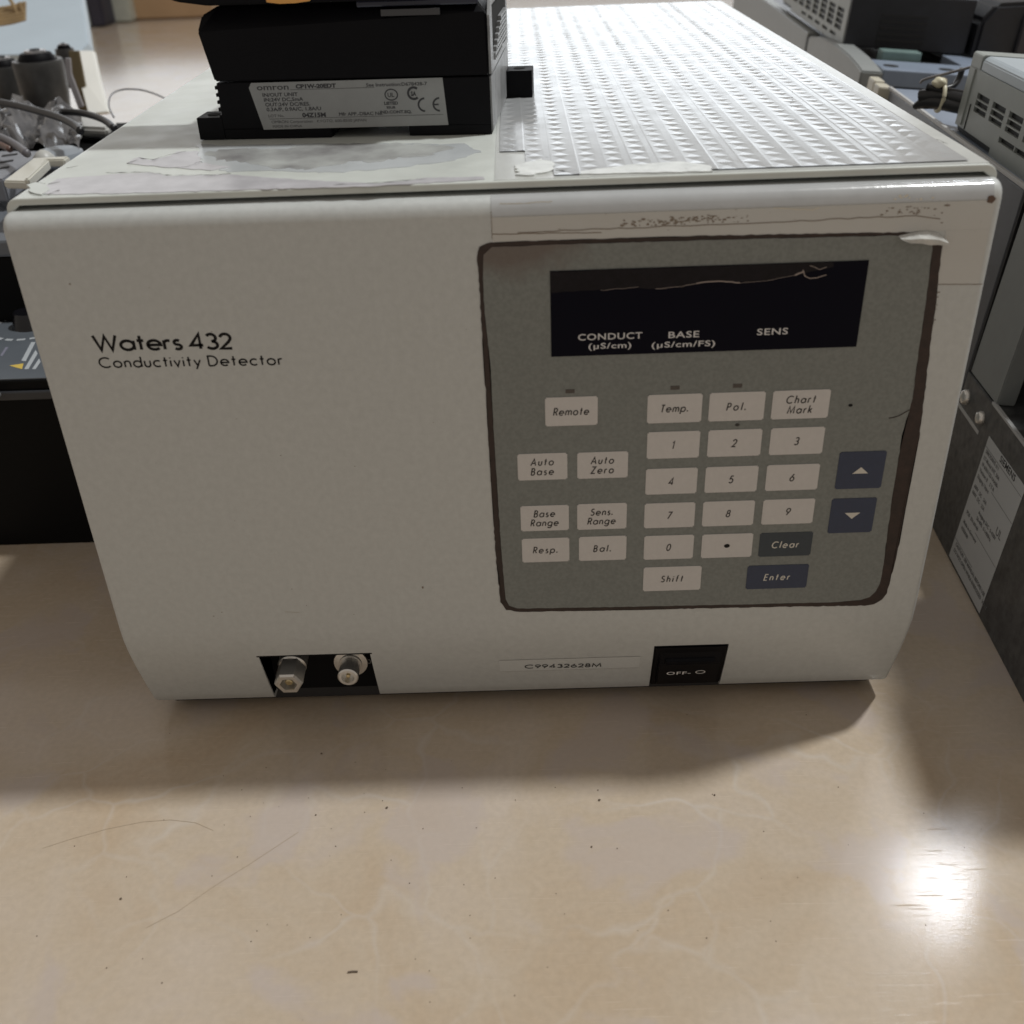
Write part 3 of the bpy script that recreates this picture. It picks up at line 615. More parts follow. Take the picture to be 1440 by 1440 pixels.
for i in range(7):
    bm = bmesh.new(); y = 12 + i * 4.6; zt = 23.6 + i * 1.4
    add_box(bm, (92.15 * MM, y * MM, 21.6 * MM), (93.4 * MM, (y + 1.1) * MM, zt * MM)); add_box(bm, (92.16 * MM, (y + 1.1) * MM, (zt - .8) * MM), (93.38 * MM, 66 * MM, zt * MM))
    bm_obj('fin', bm, SIDE, plc)
# front print strips and clips
box('front_window', (58, -.15, 37.1), (77, 1, 39.0), mat('ridge', (.05, .05, .055), .3), plc)
box('top_bevel', (50, 1.2, 39.7), (89, 5.2, 41.6), mat('blue_black', (.02, .022, .04), .2), plc, .5)
SIL = mat('silver_label', (.30, .31, .31), .38, var=.12, vscale=90, metal=0.0)
lb = prism('rating_label', [(12.0, 0.3, 18.0), (76.5, .3, 18.2), (77.5, .3, 3.3), (14.0, .3, 3.0), (11.0, .3, 16.5)], (0, -.15, 0), SIL, plc)
PI_ = mat('label_ink', (.03, .03, .035), .5)
def lt(body, x, z, size, bold=0.0, xs=1.2, al='LEFT', sp=1.0, m=PI_): return text_obj('lettering', body, m, lb, front_M(x, z, .11), size * MM, bold * MM, xs, sp, al)
lt('omron', 13.6, 15.7, 2.6, .03, 1.55); lt('CP1W-20EDT', 27.0, 16.0, 1.7, .09, 1.35); lt('See Instruction:D678428-7', 50.8, 16.0, 1.5, .03, 1.25)
for i, s in enumerate(('IN/OUT UNIT', 'IN:24V DC,5mA', 'OUT:24V DC/RES.', '0.3A/P, 0.9A/C, 1.8A/U')): lt(s, 15.2 + .25 * i, 13.6 - i * 1.55, 1.6, .04, 1.25)
lt('LOT No.', 16.2, 7.0, 1.2, 0, 1.25); lt('04Z15M', 28.0, 6.8, 1.9, .09, 1.25); lt('Mfr APP.-DBAC No.', 40.5, 7.0, 1.5, .03, 1.2); lt('IND.CONT.EQ.', 54.6, 7.4, 1.3, .05, 1.25); lt('LISTED', 56.3, 10.2, 1.3, .06, 1.2); lt('95UB', 57.0, 8.9, 1.1, .04, 1.2)
lt('OMRON Corporation   KYOTO, 600-8530 JAPAN', 17.0, 5.0, 1.3, 0, 1.2); lt('MADE IN CHINA', 17.2, 3.6, 1.15, 0, 1.2)
def lring(cx, cz, rx, rz, a0, a1, wd):
    bm = bmesh.new(); ribbon(bm, arc(cx, cz, rx, rz, a0, a1, 24), wd, lambda u, v: Vector((u * MM, .00009, v * MM))); bm_obj('certification_mark', bm, PI_, lb)
lring(59.0, 13.3, 2.1, 1.7, 0, 360, .4); lt('UL', 57.7, 12.6, 1.9, .05, 1.0)
lring(66.6, 13.6, 1.9, 1.8, 50, 310, .75); lt('SA', 65.6, 12.8, 1.9, .09, .8)
lring(70.0, 9.9, 2.1, 2.0, 90, 270, .6); lring(75.0, 9.9, 2.1, 2.0, 90, 270, .6)
bm = bmesh.new(); ribbon(bm, [(73.0, 9.9), (74.7, 9.9)], .5, lambda u, v: Vector((u * MM, .00008, v * MM))); ribbon(bm, [(25, 15.6), (53.5, 15.7)], .12, lambda u, v: Vector((u * MM, .0001, v * MM))); ribbon(bm, [(16.5, 6.4), (76, 6.7)], .12, lambda u, v: Vector((u * MM, .0001, v * MM)))
bm_obj('certification_mark', bm, PI_, lb)

# unit lying on top of the module, mostly out of frame
tu = thing('black_controller', 'black controller with an orange sticker lying on top of the labelled module', 'electronic module', M=MP @ Matrix.Translation((0, 0, .0415)))
prism('housing', [(-24, -1.5, 14), (-19, -1.5, 6.0), (-8, -1.5, 1.6), (2, -1.5, .2), (69, -1.5, .2), (72, -1.5, 1.0), (78, -1.5, 4), (78, -1.5, 17), (-24, -1.5, 17)], (0, 36, 0), BLACK, tu, .6)
prism('end_plate', [(66, -1.6, .6), (72, -1.6, 1.4), (77.5, -1.6, 4.2), (77.5, -1.6, 17), (66, -1.6, 17)], (0, -.9, 0), mat('grey_plastic', (.16, .165, .17), .4), tu)
prism('orange_sticker', [(21.5, -1.6, 12), (21.8, -1.6, .8), (26, -1.6, .25), (31, -1.6, .3), (36, -1.6, .8), (36, -1.6, 12)], (0, -.35, 0), mat('orange_film', (.75, .38, .10), .35), tu)

# ------------------------------------------------------------ right: tilted drive chassis (local frame N,V,Z)
U0 = Vector((math.cos(R(3.9)), -math.sin(R(3.9)), 0)); V0 = Vector((math.sin(R(3.9)), math.cos(R(3.9)), 0))
ZT = (U0 * .09 + Vector((0, 0, 1))).normalized(); NN = (U0 - Vector((0, 0, .09))).normalized()
MR = Matrix(((NN.x, V0.x, ZT.x, .3373), (NN.y, V0.y, ZT.y, 0), (NN.z, V0.z, ZT.z, 0.0), (0, 0, 0, 1)))
BLUEG = mat('blue_grey_metal', (.085, .09, .105), .4, var=.3, vscale=60, bump=.2, bscale=700)
LGREY = mat('light_grey_plastic', (.27, .285, .285), .45, var=.08, vscale=80, bump=.15)
TOPG = mat('ledge_sheen', (.26, .31, .40), .32, var=.12, vscale=40)  # blue window reflection mixed into the ledge colour
ZINC = mat('zinc_sheet', (.12, .122, .125), .42, metal=.35, var=.45, vscale=140, bump=.3, bscale=500, rvar=.1)
nc = thing('drive_chassis', 'dark grey steel chassis with white rating label leaning beside the right of the instrument', 'drive unit', M=MR)
box('side_panel', (0, 146.5, 0.2), (120, 378, 159.5), BLUEG, nc, .8)
box('lower_side_panel', (0, -28, 0), (118, 146.3, 77), ZINC, nc, .7)
box('recess_panel', (50, -26, 77.2), (112, 142, 157), mat('void_dark', (.008, .008, .009), .6), nc)
prism('cover_panel', [(.6, 109.5, 77.2), (.6, 145.2, 77.2), (.6, 142.0, 157.5), (.6, 106, 157.5)], (8, 0, 0), LGREY, nc, .5)
box('seam', (.3, 144.6, 78), (3, 146.4, 157), mat('void_dark', (.008, .008, .009)), nc)
box('ledge', (-.3, 146.5, 159.6), (60, 380, 160.6), TOPG, nc, .3); box('ledge_lip', (-.5, 100, 159.8), (1.4, 380, 161.6), mat('pale_edge', (.5, .5, .5), .4), nc, .3)  # edge strips in a paler grey than the panels
box('top_plate', (1.5, 106, 157.2), (60, 146, 159.4), TOPG, nc, .3)
box('inner_floor', (2, -26, 74), (50, 142, 76.4), mat('void_dark', (.008, .008, .009), .6), nc)
box('shadow_block', (12, -18, 77.2), (120, 44, 246), BLUEG, nc, 1)  # unseen block, shaped to throw the shadow on the right of the worktop
box('shadow_slab', (34, 44.3, 77.2), (49.5, 107, 322), mat('void_dark', (.008, .008, .009), .6), nc, 1)  # slab added to carry that shadow back to the instrument's side
box('sheet_edge', (-.4, -28, 76.6), (1.4, 112, 77.8), mat('pale_edge', (.5, .5, .5)), nc, .2)
box('crease', (-.25, 116, 59.4), (.4, 146, 61.2), mat('pale_edge', (.5, .5, .5)), nc, .2)
for v, z, r in ((139, 67, 3.6), (117.3, 67.1, 3.0)):
    lathe('screw', [(r, 0), (r, 1.0), (r * .8, 2.2), (r * .35, 2.7), (.01, 2.8)], STEEL, nc, n=20, M=Matrix.Translation((0, v * MM, z * MM)) @ Matrix.Rotation(R(-90), 4, 'Y'))
sgl = box('rating_label', (-.15, 60.5, 1.6), (0, 105, 64.6), mat('label_white', (.56, .57, .58), .45), nc)
def sM(v, z, n=-.22): return Matrix.Translation((n * MM, v * MM, z * MM)) @ Matrix(((0, 0, -1, 0), (-1, 0, 0, 0), (0, 1, 0, 0), (0, 0, 0, 1)))
text_obj('lettering', 'SIEMENS', PI_, sgl, sM(79.5, 61.3), .0041, .00006, 1.15, 1.04)
LG = mat('label_grey_ink', (.16, .16, .165), .5)
bm = bmesh.new()
pv = lambda u, z: Vector((-.00021, u * MM, z * MM))
for q in ([(104.8, 59.8), (60.7, 59.8)], [(86, 47.2), (60.7, 47.2)], [(88, 25.3), (60.7, 25.3)], [(104.8, 12), (80, 12)]): ribbon(bm, q, .22, pv)
bm_obj('rule_line', bm, LG, sgl)
lines = [(103, 57.5, 'SIMODRIVE 611'), (103, 54.4, 'LT-Modul INT. 50A'), (103, 51.3, '1P 6SN1123-1AA00-'), (103, 48.2, 'Version: B    S T-R'), (103, 45, 'Eingang / Input'), (103, 40, '600V  DC   24A'), (103, 37, '680V  DC   22A'), (92, 33.5, 'Ausgang 3AC  0-430V'), (103, 33.5, 'Out'), (92, 30.5, 'S6-40%  0-1400Hz'), (103, 27, 'IP20  EN 60146'), (103, 22, 'Made in Germany'), (103, 18.6, 'A5E0038'), (103, 9.6, 'CAUTION  SEE MANUAL BEFORE USE'), (103, 6.4, 'DO NOT OPEN WHILE ENERGIZED  WAIT')]
for i, (v, z, s) in enumerate(lines):
    if i == 8: continue
    text_obj('lettering', s, LG, sgl, sM(v - (0 if i < 7 else 1), z), .0024, .00006, 1.0, 1.02, 'LEFT')
text_obj('lettering', 'UL', LG, sgl, sM(68, 36), .0052, .00004)
# vented housing standing on the chassis
vh = thing('vented_housing', 'light grey vented plastic module nearest the camera on the right-hand chassis', 'electronic module', M=MR)
HG = mat('housing_grey', (.31, .335, .325), .42, var=.08, vscale=90, bump=.15)
VOID = mat('void_dark', (.008, .008, .009))
def housing(par, n0, v0, v1, w0, w1, cols, rows, rh, gap, lowcols, depth=88):
    """left wall made as a real grille: slots are gaps with a dark core behind"""
    box('core', (n0 + 1.6, v0 + 1.5, w0 + 1), (n0 + depth - 1, v1 - 1.5, w1 - 7), VOID, par)
    ztop = max(w for w in rows) + rh
    zbot = min(rows)
    ll = sorted(lowcols, reverse=True)
    bmw = bmesh.new()
    def bx(v0_, v1_, z0, z1, t=1.5, inn=0): add_box(bmw, ((n0 + inn) * MM, v0_ * MM, z0 * MM), ((n0 + t) * MM, v1_ * MM, z1 * MM))
    bx(v0, v1, ztop, w1 - 6.6)
    lz0, lz1 = zbot - 5.6, zbot - 3.2
    bx(v0, v1, lz1, zbot)
    cs = sorted(cols)
    cur = v0
    for a_, c_ in cs:
        if a_ > cur: bx(cur, a_, zbot, ztop)
        cur = c_
    bx(cur, v1, zbot, ztop)
    cur = v0
    for a_, c_ in sorted(lowcols):
        if a_ > cur: bx(cur, a_, lz0, lz1)
        cur = c_
    bx(cur, v1, lz0, lz1)
    bx(v0, v1 - 55 if v1 - 55 > v0 else v1, w0, lz0)
    if v1 - 55 > v0: bx(v1 - 55, v1, w0 + 3.8, lz0)
    bm_obj('grille_wall', bmw, HG, par)
    for a_, c_ in cs:
        for w_ in sorted(rows)[1:]:
            box('slat', (n0 + .1, a_, w_ - .75), (n0 + 1.3, c_, w_ - .05), HG, par)
    box('rear_wall', (n0 + 1.5, v1 - 1.5, w0 + 2), (n0 + depth, v1, w1 - 6.6), HG, par)
housing(vh, 4, 108, 262, 159.9, 198, [(224.0 - i * 22.6, 241.5 - i * 22.6) for i in range(5)], [173.6, 176.6, 179.6], 2.6, 0, [(180 - i * 21, 200 - i * 21) for i in range(3)])
prism('top_cover', [(4.2, 108, 191.4), (4.2, 108, 196.0), (6.2, 108, 198), (92, 108, 198), (92, 108, 191.4)], (0, 138.5, 0), mat('sheen_top', (.42, .48, .53), .35, var=.06), vh, .5)  # top paler and bluer than the walls: window reflection in the colour
prism('rear_top', [(4, 247.3, 191.4), (4, 247.3, 197.4), (5, 247.3, 198.2), (92, 247.3, 198.2), (92, 247.3, 191.4)], (0, 14.7, 0), HG, vh, .3)
box('top_slot', (30, 196, 198.05), (36, 240, 198.4), VOID, vh)
box('rear_rib', (3.2, 252, 165), (4.2, 255, 191), HG, vh, .3); box('rear_rib', (3.6, 246.4, 164), (4.3, 247.0, 176), VOID, vh)
# far chassis, joined to the row behind
fc = thing('rear_chassis', 'pale grey mounting chassis with rounded rail and two screw holes behind the cable bundle', 'drive unit', M=MR)
box('side_rail', (0, 655, 0), (10, 1150, 158), LGREY, fc, 1.5); box('core', (10, 500, 0), (120, 1140, 148), BLUEG, fc)
prism('end_rail', [(0, 648, 0), (0, 648, 156), (0, 600, 161.5), (0, 550, 163.5), (0, 500, 162.5), (0, 470, 160.5), (0, 455, 158.8), (0, 455, 0)], (15, 0, 0), LGREY, fc, 1.0)
box('front_bar', (15, 456, 150), (120, 500, 160.6), TOPG, fc, .8)
box('front_face', (2, 457.5, 0), (118, 470, 149), mat('blue_black_metal', (.02, .022, .035), .4), fc)
for n in (24, 62): lathe('screw_hole', [(5.2, 0), (5.2, .2), (.01, .2)], VOID, fc, n=24, M=Matrix.Translation((n * MM, .474, .1607)))
box('dark_recess', (20, 500.5, 150), (80, 548, 155), VOID, fc); box('corner_plate', (80, 500.2, 152), (120, 548, 160.8), TOPG, fc, .6)
box('terminal_block', (24, 503, 155.2), (52, 516, 166.5), mat('teal_block', (.16, .24, .23), .4, var=.2), fc, 1.2)
box('rail_notch', (-.4, 648.4, 60), (11, 654.6, 155), VOID, fc)
cl = thing('cable_clip', 'small cream plastic clips at the far left corner of the near drive chassis', 'clip', M=MR)
CREAM = mat('cream_plastic', (.55, .52, .43), .4)
box('clip_body', (-5, 384, 150), (3, 398, 160.5), CREAM, cl, 1.2); box('clip_tab', (-4.5, 400, 149), (2.5, 416, 161.5), CREAM, cl, 1.5)
# far housing
fh = thing('far_vented_housing', 'vented grey module with dark end face on the rear chassis', 'electronic module', M=MR)
housing(fh, 6, 552, 840, 161.2, 205, [(566 + i * 32, 590 + i * 32) for i in range(8)], [170.5, 174.5, 178.5, 182.5], 2.8, 0, [(580 + i * 32, 602 + i * 32) for i in range(5)], 92)
box('end_face', (6.5, 548.5, 162), (96, 552, 198), mat('matte_black_face', (.012, .013, .018), .5, var=.4), fh, .8)
for i in range(5): box('end_slot', (30 + i * 0.01, 548.0, 167 + i * 4.2), (64, 548.4, 168.8 + i * 4.2), VOID, fh)
box('top_cover', (6.2, 549, 198.2), (97, 840, 205), mat('sheen_top', (.42, .48, .53)), fh, .8)
dm = thing('dark_motor_block', 'large black rounded block behind the two vented grey modules, upper right corner', 'electronic module', M=MR)
prism('housing', [(99, 540, 150), (99, 540, 186), (108, 540, 198), (150, 540, 203), (260, 540, 203), (260, 540, 150)], (0, 250, 0), mat('matte_black_face', (.012, .013, .018)), dm, 3)
prism('side_cover', [(128, 536, 160), (128, 536, 190), (136, 536, 205), (150, 536, 214), (240, 536, 214), (240, 536, 160)], (0, 3.5, 0), mat('dark_grey_cover', (.035, .033, .038), .6), dm, 1)

# cable bundle with zip tie, hanging out of the near housing
RW = lambda n, v, z: MR @ Vector((n * MM, v * MM, z * MM))
cb = thing('cable_bundle', 'black cut cable bundle held by a cream zip tie behind the near vented module', 'cables', RW(5, 280, 170))
CBI = cb.matrix_world.inverted() if False else Matrix.Translation(-RW(5, 280, 170))
def wire(name, pts, rad, m, par=cb, base=RW(5, 280, 170), **kw): return tube(name, [RW(*p) - base for p in pts], rad, m, par, **kw)
WIRE = mat('wire_black', (.012, .012, .014), .35)
wire('cable', [(14, 262, 173), (6, 272, 174), (-1, 280, 173.5), (-8, 284, 172), (-9.5, 285, 171.5)], .0036, WIRE, n=12)
wire('cable', [(12, 264, 170.5), (4, 272, 170.5), (-2, 279, 170.3), (-7, 283, 169.3), (-11.5, 286, 166.2)], .0034, WIRE, n=12, taper=lambda t: 1 if t < .75 else 1 - (t - .75) * 2.6)
wire('cable', [(13, 266, 176.5), (5, 274, 176.4), (-2, 280, 176.5), (-7.5, 284, 177)], .0019, WIRE)
wire('cable', [(8, 284, 187), (7.5, 284, 182), (5, 282, 178.5), (0, 281, 176.8), (-5, 283, 176.2)], .0016, WIRE)
wire('thin_wire', [(13, 268, 192), (4, 276, 187), (-5, 281, 182.8), (-10.5, 284, 180), (-11.5, 284, 178.2)], .0007, mat('wire_grey', (.16, .15, .15), .4))
zt = bpy.data.objects.new('zip_tie', None)
bm = bmesh.new()
bmesh.ops.create_icosphere(bm, subdivisions=3, radius=1)
for v in bm.verts: v.co = Vector((v.co.x * .0040, v.co.y * .0034, v.co.z * .0027)) * (1 + .08 * math.sin(v.co.x * 5 + v.co.z * 4))
ZTM = mat('zip_cream', (.62, .58, .44), .38)
hd = bm_obj('zip_tie_head', bm, ZTM, cb, True); hd.location = RW(-3.2, 279, 180.2) - RW(5, 280, 170)
pts = [(-1.5 + 1.2 * math.sin(t * .9) - (1 if t > 3 else 0), 280 - 5.2 * math.cos(t) * .9, 172.6 + 6.3 * math.sin(t)) for t in [i * .45 for i in range(15)]]
wire('zip_tie_band', [( -1.0, 276 + 6 * math.sin(t) * -1 + 3.5, 172.8 + 6.6 * math.cos(t)) for t in [i * .4 for i in range(17)]], .0011, ZTM, sub=3)

# ------------------------------------------------------------ left: black drive with dial
iv = thing('frequency_drive', 'low black drive unit with grey control panel and dial left of the instrument', 'drive unit', (-.16, .14, 0))
def ib(name, a_, b_2, m, bev=.8): 
    o = box(name, [a_[0] + 160, a_[1] - 140, a_[2]], [b_2[0] + 160, b_2[1] - 140, b_2[2]], m, iv, bev); return o
BK2 = mat('drive_black', (.0022, .0022, .0024), .6, spec=.15)
ib('base', (-300, 141.5, 0), (-10, 420, 80.5), BK2); ib('ledge', (-300, 138.5, 80.7), (-10, 215, 85), mat('ledge_dark', (.035, .037, .042), .4)); ib('upper_body', (-300, 140, 85.2), (-10, 215, 89.8), BK2, .5)
PG = mat('panel_grey', (.11, .125, .145), .4, var=.1)
pn = ib('control_panel', (-300, 140.8, 89.9), (-10.5, 214, 90.6), PG, .2)
ib('rear_body', (-300, 216, 0), (-10, 420, 124), BK2, 1.2); ib('rear_cover', (-300, 214.8, 124.2), (-10, 420, 133), mat('cover_bluegrey', (.15, .165, .19), .35), 1.5)
KC = ray(32, 470, 2, .0906)
lathe('dial', [(9.5, 0), (9, 1.5), (7.6, 7), (7, 7.8), (.01, 7.8)], BLACKG, iv, M=Matrix.Translation((KC.x + .16, KC.y - .14 + .012, .0906)))
WP_ = mat('panel_print', (.42, .45, .48), .5)
KX, KY = KC.x, KC.y + .012
for i in range(20):
    t0 = R(i * 18); t1 = R(i * 18 + 12)
    q = [(KX + 19.5 * MM * math.cos(t), KY + 19.5 * MM * math.sin(t)) for t in (t0, (t0 + t1) / 2, t1)]
    bm = bmesh.new(); ribbon(bm, q, .0022, lambda u, v: Vector((u + .16, v - .14, .09068))); bm_obj('dial_mark', bm, WP_, iv)
def pp(pts, m, name):
    w_ = [ray(x, y, 2, .0907) for x, y in pts]; return mesh_obj(name, [(p.x + .16, p.y - .14, .0907) for p in w_], [tuple(range(len(w_)))], m, iv)
pp([(13, 514), (33, 511), (31, 519)], mat('warning_yellow', (.62, .45, .10), .5), 'warning_triangle')
pp([(30, 507), (44, 481), (50, 481), (36, 508)], WP_, 'print_bar'); pp([(34, 519), (50, 492), (53, 497), (40, 519)], WP_, 'print_bar'); pp([(45, 519), (55, 504), (57, 509), (50, 519)], WP_, 'print_bar'); pp([(0, 500), (8, 488), (12, 488), (3, 501)], mat('faint_print', (.2, .2, .26), .5), 'print_bar')
lathe('panel_screw', [(4, 0), (4, .5), (.01, .8)], mat('screw_grey', (.25, .25, .26), .35, metal=.6), iv, n=16, M=Matrix.Translation((-.093 + .16, -.006, .0852)))

# ------------------------------------------------------------ left background clutter (soft, out of focus)
def quad_box(name, px, z, th, m, parent=None, bev=1.0):
    """slab whose top outline is where the photo shows it, z up, th thick (mm)"""
    c = [ray(x, y, 2, z) * 1000 for x, y in px]
    return prism(name, [(p.x, p.y, p.z - th) for p in c], (0, 0, th), m, parent, bev)
LP_ = mat('pale_plastic', (.50, .50, .48), .4, var=.1); WPc = mat('white_plastic', (.62, .61, .55), .4); GP = mat('mid_grey_plastic', (.24, .25, .28), .4, var=.1)
o = thing('grey_cover', 'flat grey slotted cover on the left pile, nearest the lid corner', 'cover'); c_ = quad_box('cover_plate', [(-40, 252), (4, 252), (50, 222), (58, 212), (-40, 212)], .150, 12, GP, o)
for i in range(3): quad_box('slot', [(-4 + i * 3, 238 - i * 9), (12 + i * 6, 235 - i * 9), (13 + i * 6, 233 - i * 9), (-3 + i * 3, 236 - i * 9)], .1503, .4, VOID, o, 0)
o = thing('white_bracket', 'white plastic corner strip lying along the left edge of the lid', 'bracket'); quad_box('flange', [(4, 254), (46, 222), (98, 219), (90, 224), (66, 224), (38, 255)], .158, 4, WPc, o, .8); quad_box('rib', [(33, 251), (64, 224), (69, 224), (40, 251)], .163, 5, WPc, o, .8)
o = thing('white_end_cap', 'small translucent cap standing at the end of the white corner strip', 'cap'); c = ray(60, 216, 2, .158)
lathe('cap', [(6, 0), (5.5, 2.5), (3, 5), (1, 6), (.01, 6)], LP_, o, M=Matrix.Translation((c.x, c.y, .154)))
o = thing('black_terminal_box', 'long black box under a pale plate in the left pile', 'box'); quad_box('body', [(18, 212), (24, 192), (118, 188), (150, 176), (200, 176), (200, 212)], .140, 60, BK2, o, 1.5)
quad_box('pale_plate', [(17, 195), (34, 185), (70, 171), (92, 172), (112, 178), (114, 188), (108, 192), (60, 192)], .146, 4, LP_, o, 1.5)
o = thing('grey_oval_plug', 'rounded grey plug just left of the lid edge', 'plug'); c = ray(83, 214, 2, .150)
lathe('plug', [(9, 0), (13, 2), (14, 5), (13, 8), (9, 10), (.01, 10)], mat('plug_grey', (.30, .33, .37), .35), o, M=Matrix.Translation((c.x, c.y, .142)))
o = thing('pale_relay_cover', 'pale rounded cover behind the black box in the left pile', 'cover'); quad_box('cover', [(84, 170), (80, 162), (96, 157), (140, 160), (158, 172), (150, 180), (112, 178)], .150, 6, LP_, o, 2); 
quad_box('dark_base', [(112, 182), (160, 178), (160, 172), (220, 172), (220, 196), (112, 196)], .141, 50, BK2, o, 1.5)
o = thing('clear_plastic_bag', 'crumpled shiny clear plastic wrap on the left pile', 'plastic wrap')
bm = bmesh.new(); gx = []
for i in range(32):
    r_ = []
    for j in range(13):
        x = -40 + i * 4.7; y = 130 + j * 3 + 3 * math.sin(i * .4) + max(0, i - 18) * .6
        p = ray(x, y, 2, .165); r_.append(bm.verts.new(p + Vector((random.uniform(-.002, .002), random.uniform(-.002, .002), -.006 + .004 * math.sin(i * .55 + j * .35) + random.uniform(-.0022, .0022) - (j / 12) * .01))))
    gx.append(r_)
for a_, c_ in zip(gx, gx[1:]):
    for j in range(12): bm.faces.new((a_[j], c_[j], c_[j + 1], a_[j + 1]))
bm_obj('wrap', bm, mat('clear_wrap', (.13, .13, .14), .15, var=.5, vscale=60), o, True)
o = thing('small_parts_tray', 'dark tray of small silver parts at the left edge of the pile', 'tray'); quad_box('tray', [(-60, 200), (30, 200), (62, 172), (70, 160), (-60, 160)], .128, 30, BK2, o, 1)
for x, y, s in ((30, 180, 9), (46, 166, 10), (14, 188, 7), (56, 176, 6), (4, 176, 8), (22, 168, 6), (-2, 166, 6)):
    c = ray(x, y, 2, .134); bx = box('part', (-s * 1.5, -s, 0), (s * 1.5, s, 5), mat('dull_silver', (.42, .44, .47), .35, metal=.5), o, 1.6); bx.location = (c.x, c.y, .129); bx.rotation_euler.z = random.uniform(-.5, .5)
# motors
def motor(px, py, yplane, rad, hgt, label, dark=True):
    c = ray(px, py, 1, yplane)
    o = thing('metal_can_motor', label, 'motor', (c.x, c.y, c.z - hgt * MM), group='metal can motors in the left pile')
    lathe('can', [(rad * .86, -.6 * hgt), (rad * .86, 0), (rad * .95, hgt * .3), (rad, hgt * .93), (rad * .97, hgt), (rad * .8, hgt), (rad * .78, hgt * .9), (.01, hgt * .9)], mat('can_metal', (.10, .10, .10), .35, metal=.5, var=.5, vscale=30), o)
    lathe('end_cap', [(rad * .72, hgt * .9), (rad * .72, hgt * 1.04), (rad * .6, hgt * 1.14), (rad * .2, hgt * 1.16), (rad * .2, hgt * 1.22), (.01, hgt * 1.22)], BLACK, o)
    lathe('hub', [(rad * .42, hgt * 1.15), (rad * .42, hgt * 1.2), (.01, hgt * 1.2)], mat('hub_silver', (.5, .5, .52), .3, metal=.7), o)
    return o
motor(52, 84, .60, 19.5, 36, 'large dark metal can motor standing in the middle of the left pile')
motor(4, 92, .64, 17, 32, 'dark metal can motor cut by the left edge of the photo')
motor(90, 68, .70, 8, 20, 'small dark can motor just behind the large one')
o = thing('bent_strap', 'thin grey metal strap leaning against the large can motor', 'strap'); prism('strap', [ray(x, y, 1, .575) * 1000 for x, y in ((91, 82), (98, 82), (100, 105), (117, 150), (110, 153), (93, 108))], (0, 3, 0), mat('strap_grey', (.30, .29, .31), .4), o, .3)
o = thing('white_board', 'narrow white board standing on edge right of the motors', 'board'); prism('board', [ray(x, y, 1, yy) * 1000 for x, y, yy in ((109, 71, .76), (131, 71, .76), (139, 110, .70), (152, 157, .63), (124, 160, .63), (108, 100, .715))], (0, 6, -3), mat('white_board', (.84, .84, .80), .5), o, .6)
o = thing('brown_panel', 'brown panel edge between the can motor and the white board', 'panel'); prism('panel', [ray(x, y, 1, .68) * 1000 for x, y in ((96, 72), (110, 72), (127, 160), (112, 160))], (0, 4, 0), mat('brown_panel', (.14, .11, .06), .6), o, .4)
o = thing('pale_blue_board', 'large pale blue board leaning back behind the can motors, upper left', 'board'); prism('sheet', [ray(x, y, 1, yy) * 1000 for x, y, yy in ((-60, 78, .95), (108, 76, .95), (124, 60, .985), (121, 40, 1.03), (110, -30, 1.22), (-60, -30, 1.22))], (0, 12, -12), mat('pale_blue_card', (.55, .65, .74), .5, var=.06, vscale=15), o, .8)
o = thing('wicker_basket', 'tan woven basket rim at the upper left corner of the photo', 'basket')
for i in range(6):
    wire_pts = [ray(x, y + i * 4.5 - 10, 1, .86 - .003 * i) for x, y in ((-20, 24), (0, 22), (18, 19), (36, 14))]
    tube('cane', wire_pts, .0017, mat('cane', (.42, .30, .16), .6, var=.3), o)
tube('cane_twist', [ray(x, y, 1, .853) for x, y in ((12, -4), (17, 4), (22, 14), (24, 20))], .0018, mat('cane', (.42, .30, .16)), o)
tube('cane_twist', [ray(x, y, 1, .853) for x, y in ((27, 3), (30, 12), (34, 22))], .0016, mat('cane', (.42, .30, .16)), o)
# cables over the pile
def loose(name, px, z, rad, m, label):
    o = tube(name, [ray(x, y, 2, zz) for (x, y), zz in zip(px, z)], rad, m); tag(o, label, 'cable'); return o
CBL = mat('cable_grey', (.10, .10, .11), .4)
loose('loose_cable', [(-20, 140), (0, 144), (30, 150), (60, 158), (85, 166), (105, 176), (113, 184)], [.168] * 7, .0022, WIRE, 'thick black cable crossing the left pile from the edge to the black box')
loose('loose_cable', [(78, 163), (84, 158), (105, 158), (128, 162), (148, 170), (160, 180)], [.165] * 6, .0020, WIRE, 'black cable curving over the pale rounded cover')
loose('loose_cable', [(160, 165), (153, 148), (157, 133), (172, 126), (195, 126), (215, 131), (240, 142)], [.150] * 7, .0006, CBL, 'thin grey cable loop standing in front of the far worktop')
loose('loose_cable', [(-10, 190), (8, 196), (24, 205), (38, 216)], [.162] * 4, .0022, mat('lilac_grey', (.13, .125, .14), .4), 'lilac grey cable above the flat slotted cover')
loose('loose_cable', [(-10, 200), (4, 205), (14, 210)], [.160] * 3, .0018, mat('rust_cable', (.13, .075, .06), .4), 'short rust coloured cable beside the lilac grey one')
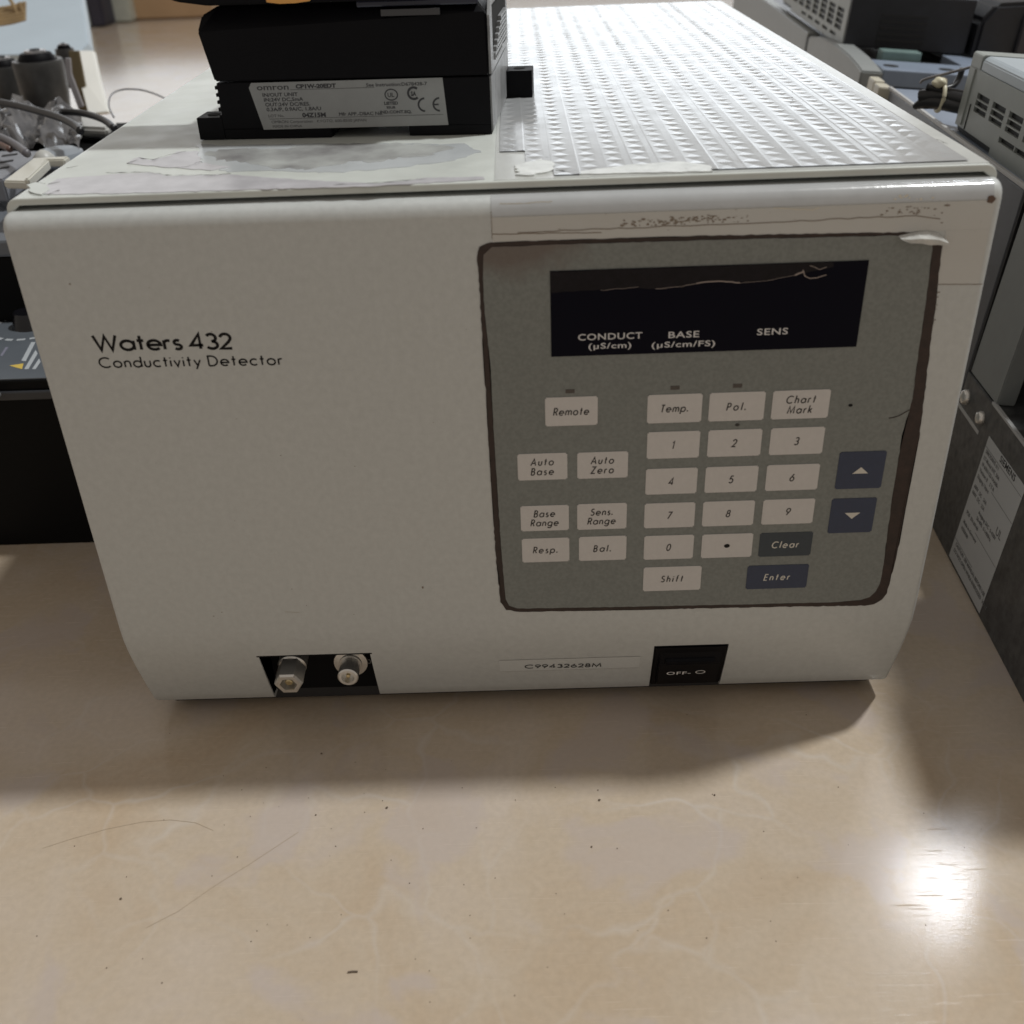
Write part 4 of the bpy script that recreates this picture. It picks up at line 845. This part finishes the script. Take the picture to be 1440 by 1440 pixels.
# far end of the worktop
def far_box(name, x0, x1, y0, ytop, yd, m, label, cat, dep=.12):
    a_ = ray(x0, y0, 2, 0.0); y = a_.y; p = ray(x0, y0, 1, y); q = ray(x1, y0, 1, y); t = ray(x0, ytop, 1, y)
    bm = bmesh.new(); add_box(bm, (p.x, y, 0.001), (q.x, y + dep, t.z)); bmesh.ops.bevel(bm, geom=list(bm.edges), offset=.004, segments=2, affect='EDGES')
    o = bm_obj(name, bm, m); tag(o, label, cat); return o
far_box('pale_bottle_box', 116, 127, 40, -40, 0, mat('pale_tin', (.45, .47, .45), .5), 'narrow pale box at the far end of the worktop beside the blue board', 'box')
far_box('dark_tin', 128, 149, 39, -40, 0, mat('dark_tin', (.03, .028, .045), .5, var=.3, vscale=20), 'dark purple black tin at the far end of the worktop', 'tin')
far_box('white_jar_box', 151, 186, 33, -40, 0, mat('off_white_box', (.48, .49, .43), .5, var=.2, vscale=18), 'off-white box between the dark tin and the cardboard box', 'box')
far_box('cardboard_box', 188, 300, 29, -40, 0, mat('cardboard', (.42, .27, .15), .7, var=.1, vscale=12), 'brown cardboard box at the far end of the worktop', 'box')

# ------------------------------------------------------------ crumbs on the worktop
bm = bmesh.new()
cr_px = [(452, 1060), (444, 1146), (466, 1165), (472, 1190), (544, 1136), (434, 1122), (334, 1205), (178, 1233), (170, 1264), (150, 1361), (376, 1300), (480, 1286), (604, 1365), (661, 1287), (670, 1164), (352, 1148), (512, 1116), (832, 1191), (843, 1125), (1005, 1118), (1002, 1117), (868, 1193), (841, 1111), (770, 1360), (794, 1285), (1299, 1144), (1356, 1192), (966, 1005), (1074, 1169), (1122, 1234), (994, 1319), (724, 1400), (513, 1142), (340, 1111), (1380, 1166), (1284, 958), (650, 1108), (725, 1125), (228, 1382), (52, 1316), (940, 1280)]
big = {(452, 1060), (444, 1146), (832, 1191), (1005, 1118), (544, 1136), (170, 1264), (843, 1125)}
for x, y in cr_px:
    p = ray(x, y, 2, 0.0002); s = (.0005 if (x, y) in big else .00024) * random.uniform(.7, 1.1)
    q = bmesh.ops.create_icosphere(bm, subdivisions=1, radius=s)['verts']
    for v in q: v.co = Vector((v.co.x * random.uniform(.6, 1.3), v.co.y * random.uniform(.5, 1.1), v.co.z * .5)) + p + Vector((0, 0, s * .3))
for _ in range(40):
    p = ray(random.uniform(0, 1440), random.uniform(990, 1440), 2, 0.0001)
    q = bmesh.ops.create_icosphere(bm, subdivisions=1, radius=random.uniform(.0001, .00022))['verts']
    for v in q: v.co = v.co + p
cr = bm_obj('crumbs', bm, mat('crumb_brown', (.15, .115, .085), .8)); cr['kind'] = 'stuff'; cr['label'] = 'tiny dark crumbs scattered over the marbled worktop'
ft = tube('lint_thread', [ray(x, y, 2, .0004) for x, y in ((489, 1367), (496, 1366), (503, 1366))], .00025, mat('crumb_brown', (.06, .045, .035))); tag(ft, 'short dark thread on the worktop front left', 'thread')
# long hairline scratches seen on the worktop
SC = mat('scratch_tone', (.45, .36, .26), .5)
for px in ([(60, 1193), (100, 1180), (150, 1166), (200, 1156), (240, 1153), (275, 1157), (300, 1168)], [(205, 1305), (250, 1282), (300, 1247), (350, 1216), (420, 1170)]):
    bm = bmesh.new(); w_ = [ray(x, y, 2, 0) for x, y in px]; ribbon(bm, [(p.x, p.y) for p in w_], .00016, lambda u, v: Vector((u, v, .0001)))
    s_ = bm_obj('surface_scratch', bm, SC); s_.parent = bpy.data.objects['tabletop']
